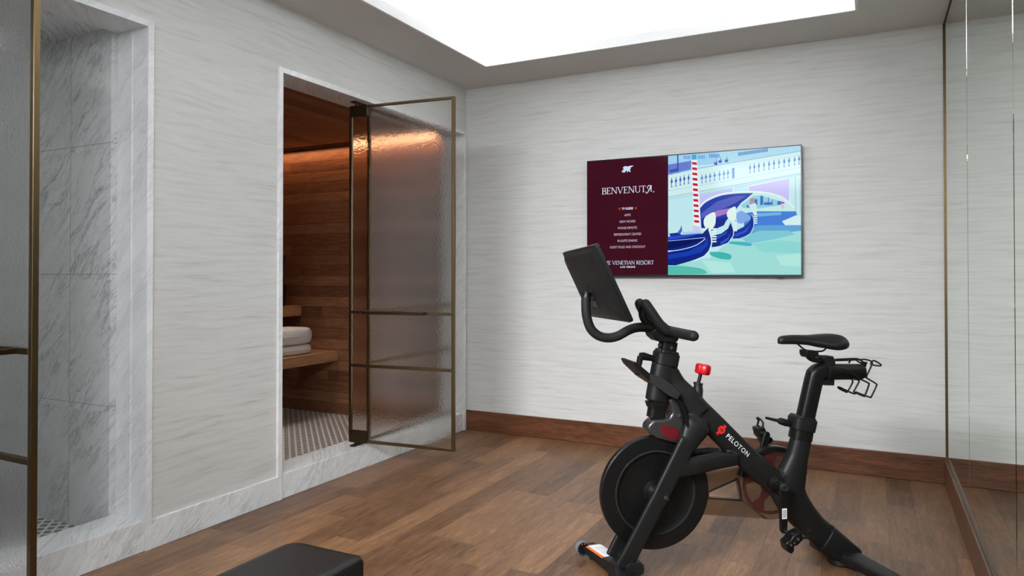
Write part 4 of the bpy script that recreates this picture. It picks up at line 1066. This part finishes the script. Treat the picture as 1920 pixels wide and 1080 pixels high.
# feet
def foot(cx, sweep, name, hub_h):
    """stabiliser with two swept arms"""
    hub = part(name, MB().lathe((cx, 0, .012), (0, 0, 1), [(0, hub_h), (.035, hub_h), (.048, hub_h-.008), (.052, hub_h-.03), (.056, 0), (0, 0)], 36), BLK, ang=30)
    tips = []
    for s in (1, -1):
        d_ = Vector((math.sin(sweep), s*-math.cos(sweep), 0)); c1 = Vector((cx, 0, .045))
        pts = [c1+d_*t for t in (0, .08, .16, .24, .285)]
        hs_ = [.026, .024, .021, .019, .016]; ws = [.046, .046, .045, .043, .034]
        for p_, z in zip(pts, (.046, .044, .041, .038, .036)): p_.z = z
        part('foot_arm', MB().tube(pts, ws, 20, side=(0, 0, 1), lat=hs_, power=.5), BLK, hub, bevel=.002)
        e_ = c1+d_*.245
        part('leveling_foot', MB().cyl((e_.x, e_.y, 0), (e_.x, e_.y, .03), .020, 16, r2=.014), RUB, hub)
        tips.append((c1, d_))
    return hub, tips
fx = P(1166, 1062, 0).x
hub, tips = foot(fx, -R_(10), 'front_stabilizer', .075)
part('fork_shoe', MB().tube([Vector((fx+.03, -.075, .075)), Vector((fx+.03, .075, .075))], [.036, .036], 20, side=(0, 0, 1), lat=.026, power=.6), BLK, hub, bevel=.002)
hub2, tips2 = foot(.985, R_(10), 'rear_stabilizer', .055)
part('heel_cover', MB().tube([P(1540, 1004), P(1568, 1024), Vector((1.04, 0, .045))], [.062, .055, .03], 20, side=LAT, lat=[.05, .056, .05], power=.5), BLK, hub2, bevel=.002)
for c1, d_ in tips:                                                   # transport wheels on the front feet
    e_ = c1+d_*.265; wc = Vector((e_.x-.045, e_.y, .042)); ax_ = d_.normalized()
    wh = part('transport_wheel', MB().lathe(wc, ax_, [(.016, -.011), (.026, -.012), (.032, -.008), (.034, 0), (.032, .008), (.026, .012), (.016, .011), (.016, -.011)], 36), CLEAR, hub, label='clear grey transport wheel')
    mb = MB()
    for s in (1, -1): mb.lathe(wc, ax_, [(.004, s*.0125), (.018, s*.0125), (.021, s*.0118), (.0265, s*.0125)], 30)
    part('wheel_hub', mb, BLK2, wh)
    mb = MB(); a1 = ax_.cross(Vector((0, 0, 1))).normalized(); 
    for k in range(10):
        an = 2*PI*k/10; q2 = wc+(a1*math.cos(an)+Vector((0, 0, 1))*math.sin(an))*.0215
        for s in (1, -1): mb.cyl(q2+ax_*s*.0118, q2+ax_*s*.0142, .0028, 8)
    part('wheel_stud', mb, CHR, wh)
    part('wheel_fork', MB().tube([wc+ax_*.016, wc+ax_*.016+Vector((.06, 0, .004))], .010, 10).tube([wc-ax_*.016, wc-ax_*.016+Vector((.06, 0, .004))], .010, 10).cyl(wc-ax_*.02, wc+ax_*.02, .005, 10), BLK2, hub)
# warning label on the far front arm
c1, d_ = tips[1]; sd2 = d_.cross(Vector((0, 0, 1))).normalized()
if sd2.x > 0: sd2 = -sd2
def lab(t0, t1, u0, u1, m, nm, lift, label):
    mb = MB(); vs = []; n = 6
    for i in range(5):
        t = t0+(t1-t0)*i/4
        zc = .046-(.046-.0375)*t/.24; hs = .026-(.026-.019)*t/.24; ww = .046-.003*t/.24
        for k in range(n+1):
            u = (u0+(u1-u0)*k/n)*ww; cz = zc+hs*(1-min(1, abs(u/ww))**4)**.25+lift+.0006
            p_ = c1+d_*t+sd2*u; vs.append((p_.x, p_.y, cz))
    mb.add(vs, [[i*(n+1)+k, i*(n+1)+k+1, (i+1)*(n+1)+k+1, (i+1)*(n+1)+k] for i in range(4) for k in range(n)])
    part(nm, mb, m, hub, label=label)
lab(.095, .250, -.9, .62, WHT, 'warning_label', .0006, 'white warning label'); lab(.095, .250, .62, .88, ORG, 'label_band', .0006, 'orange strip on the warning label')
for k in range(6): lab(.11, .165, -.7+k*.19, -.64+k*.19, GREYPR, 'label_print', .0010, 'grey print lines')
for k in range(6): lab(.175, .222, -.7+k*.19, -.64+k*.19, GREYPR, 'label_print', .0010, 'grey print lines')

# lamp fittings
for i, (x0, y0, x1, y1) in enumerate(((CX0-.11, CY0, CX0-.05, CY1), (CX1+.05, CY0, CX1+.11, CY1), (CX0, CY1+.05, CX1, CY1+.11), (CX0, CY0-.11, CX1, CY0-.05))):
    o = MB().box((x0, y0, H+.0205), (x1, y1, H+.034)).build('light_strip', LEDM)
    tag(o, ('left', 'right', 'far', 'rear')[i]+' strip of white light hidden behind the ceiling cove lip', 'light strip', 'light strips in the ceiling cove')
o = MB().box((-1.6, -1.6, SH-.012), (-1.0, -1.0, SH)).build('fill_lamp_panel', plain('fill panel shade', srgb(230, 200, 160), .5)); tag(o, 'flat wooden-framed panel added on the sauna ceiling for the unseen fill lamp', 'added lamp panel')  # unseen panel added above the sauna fill lamp
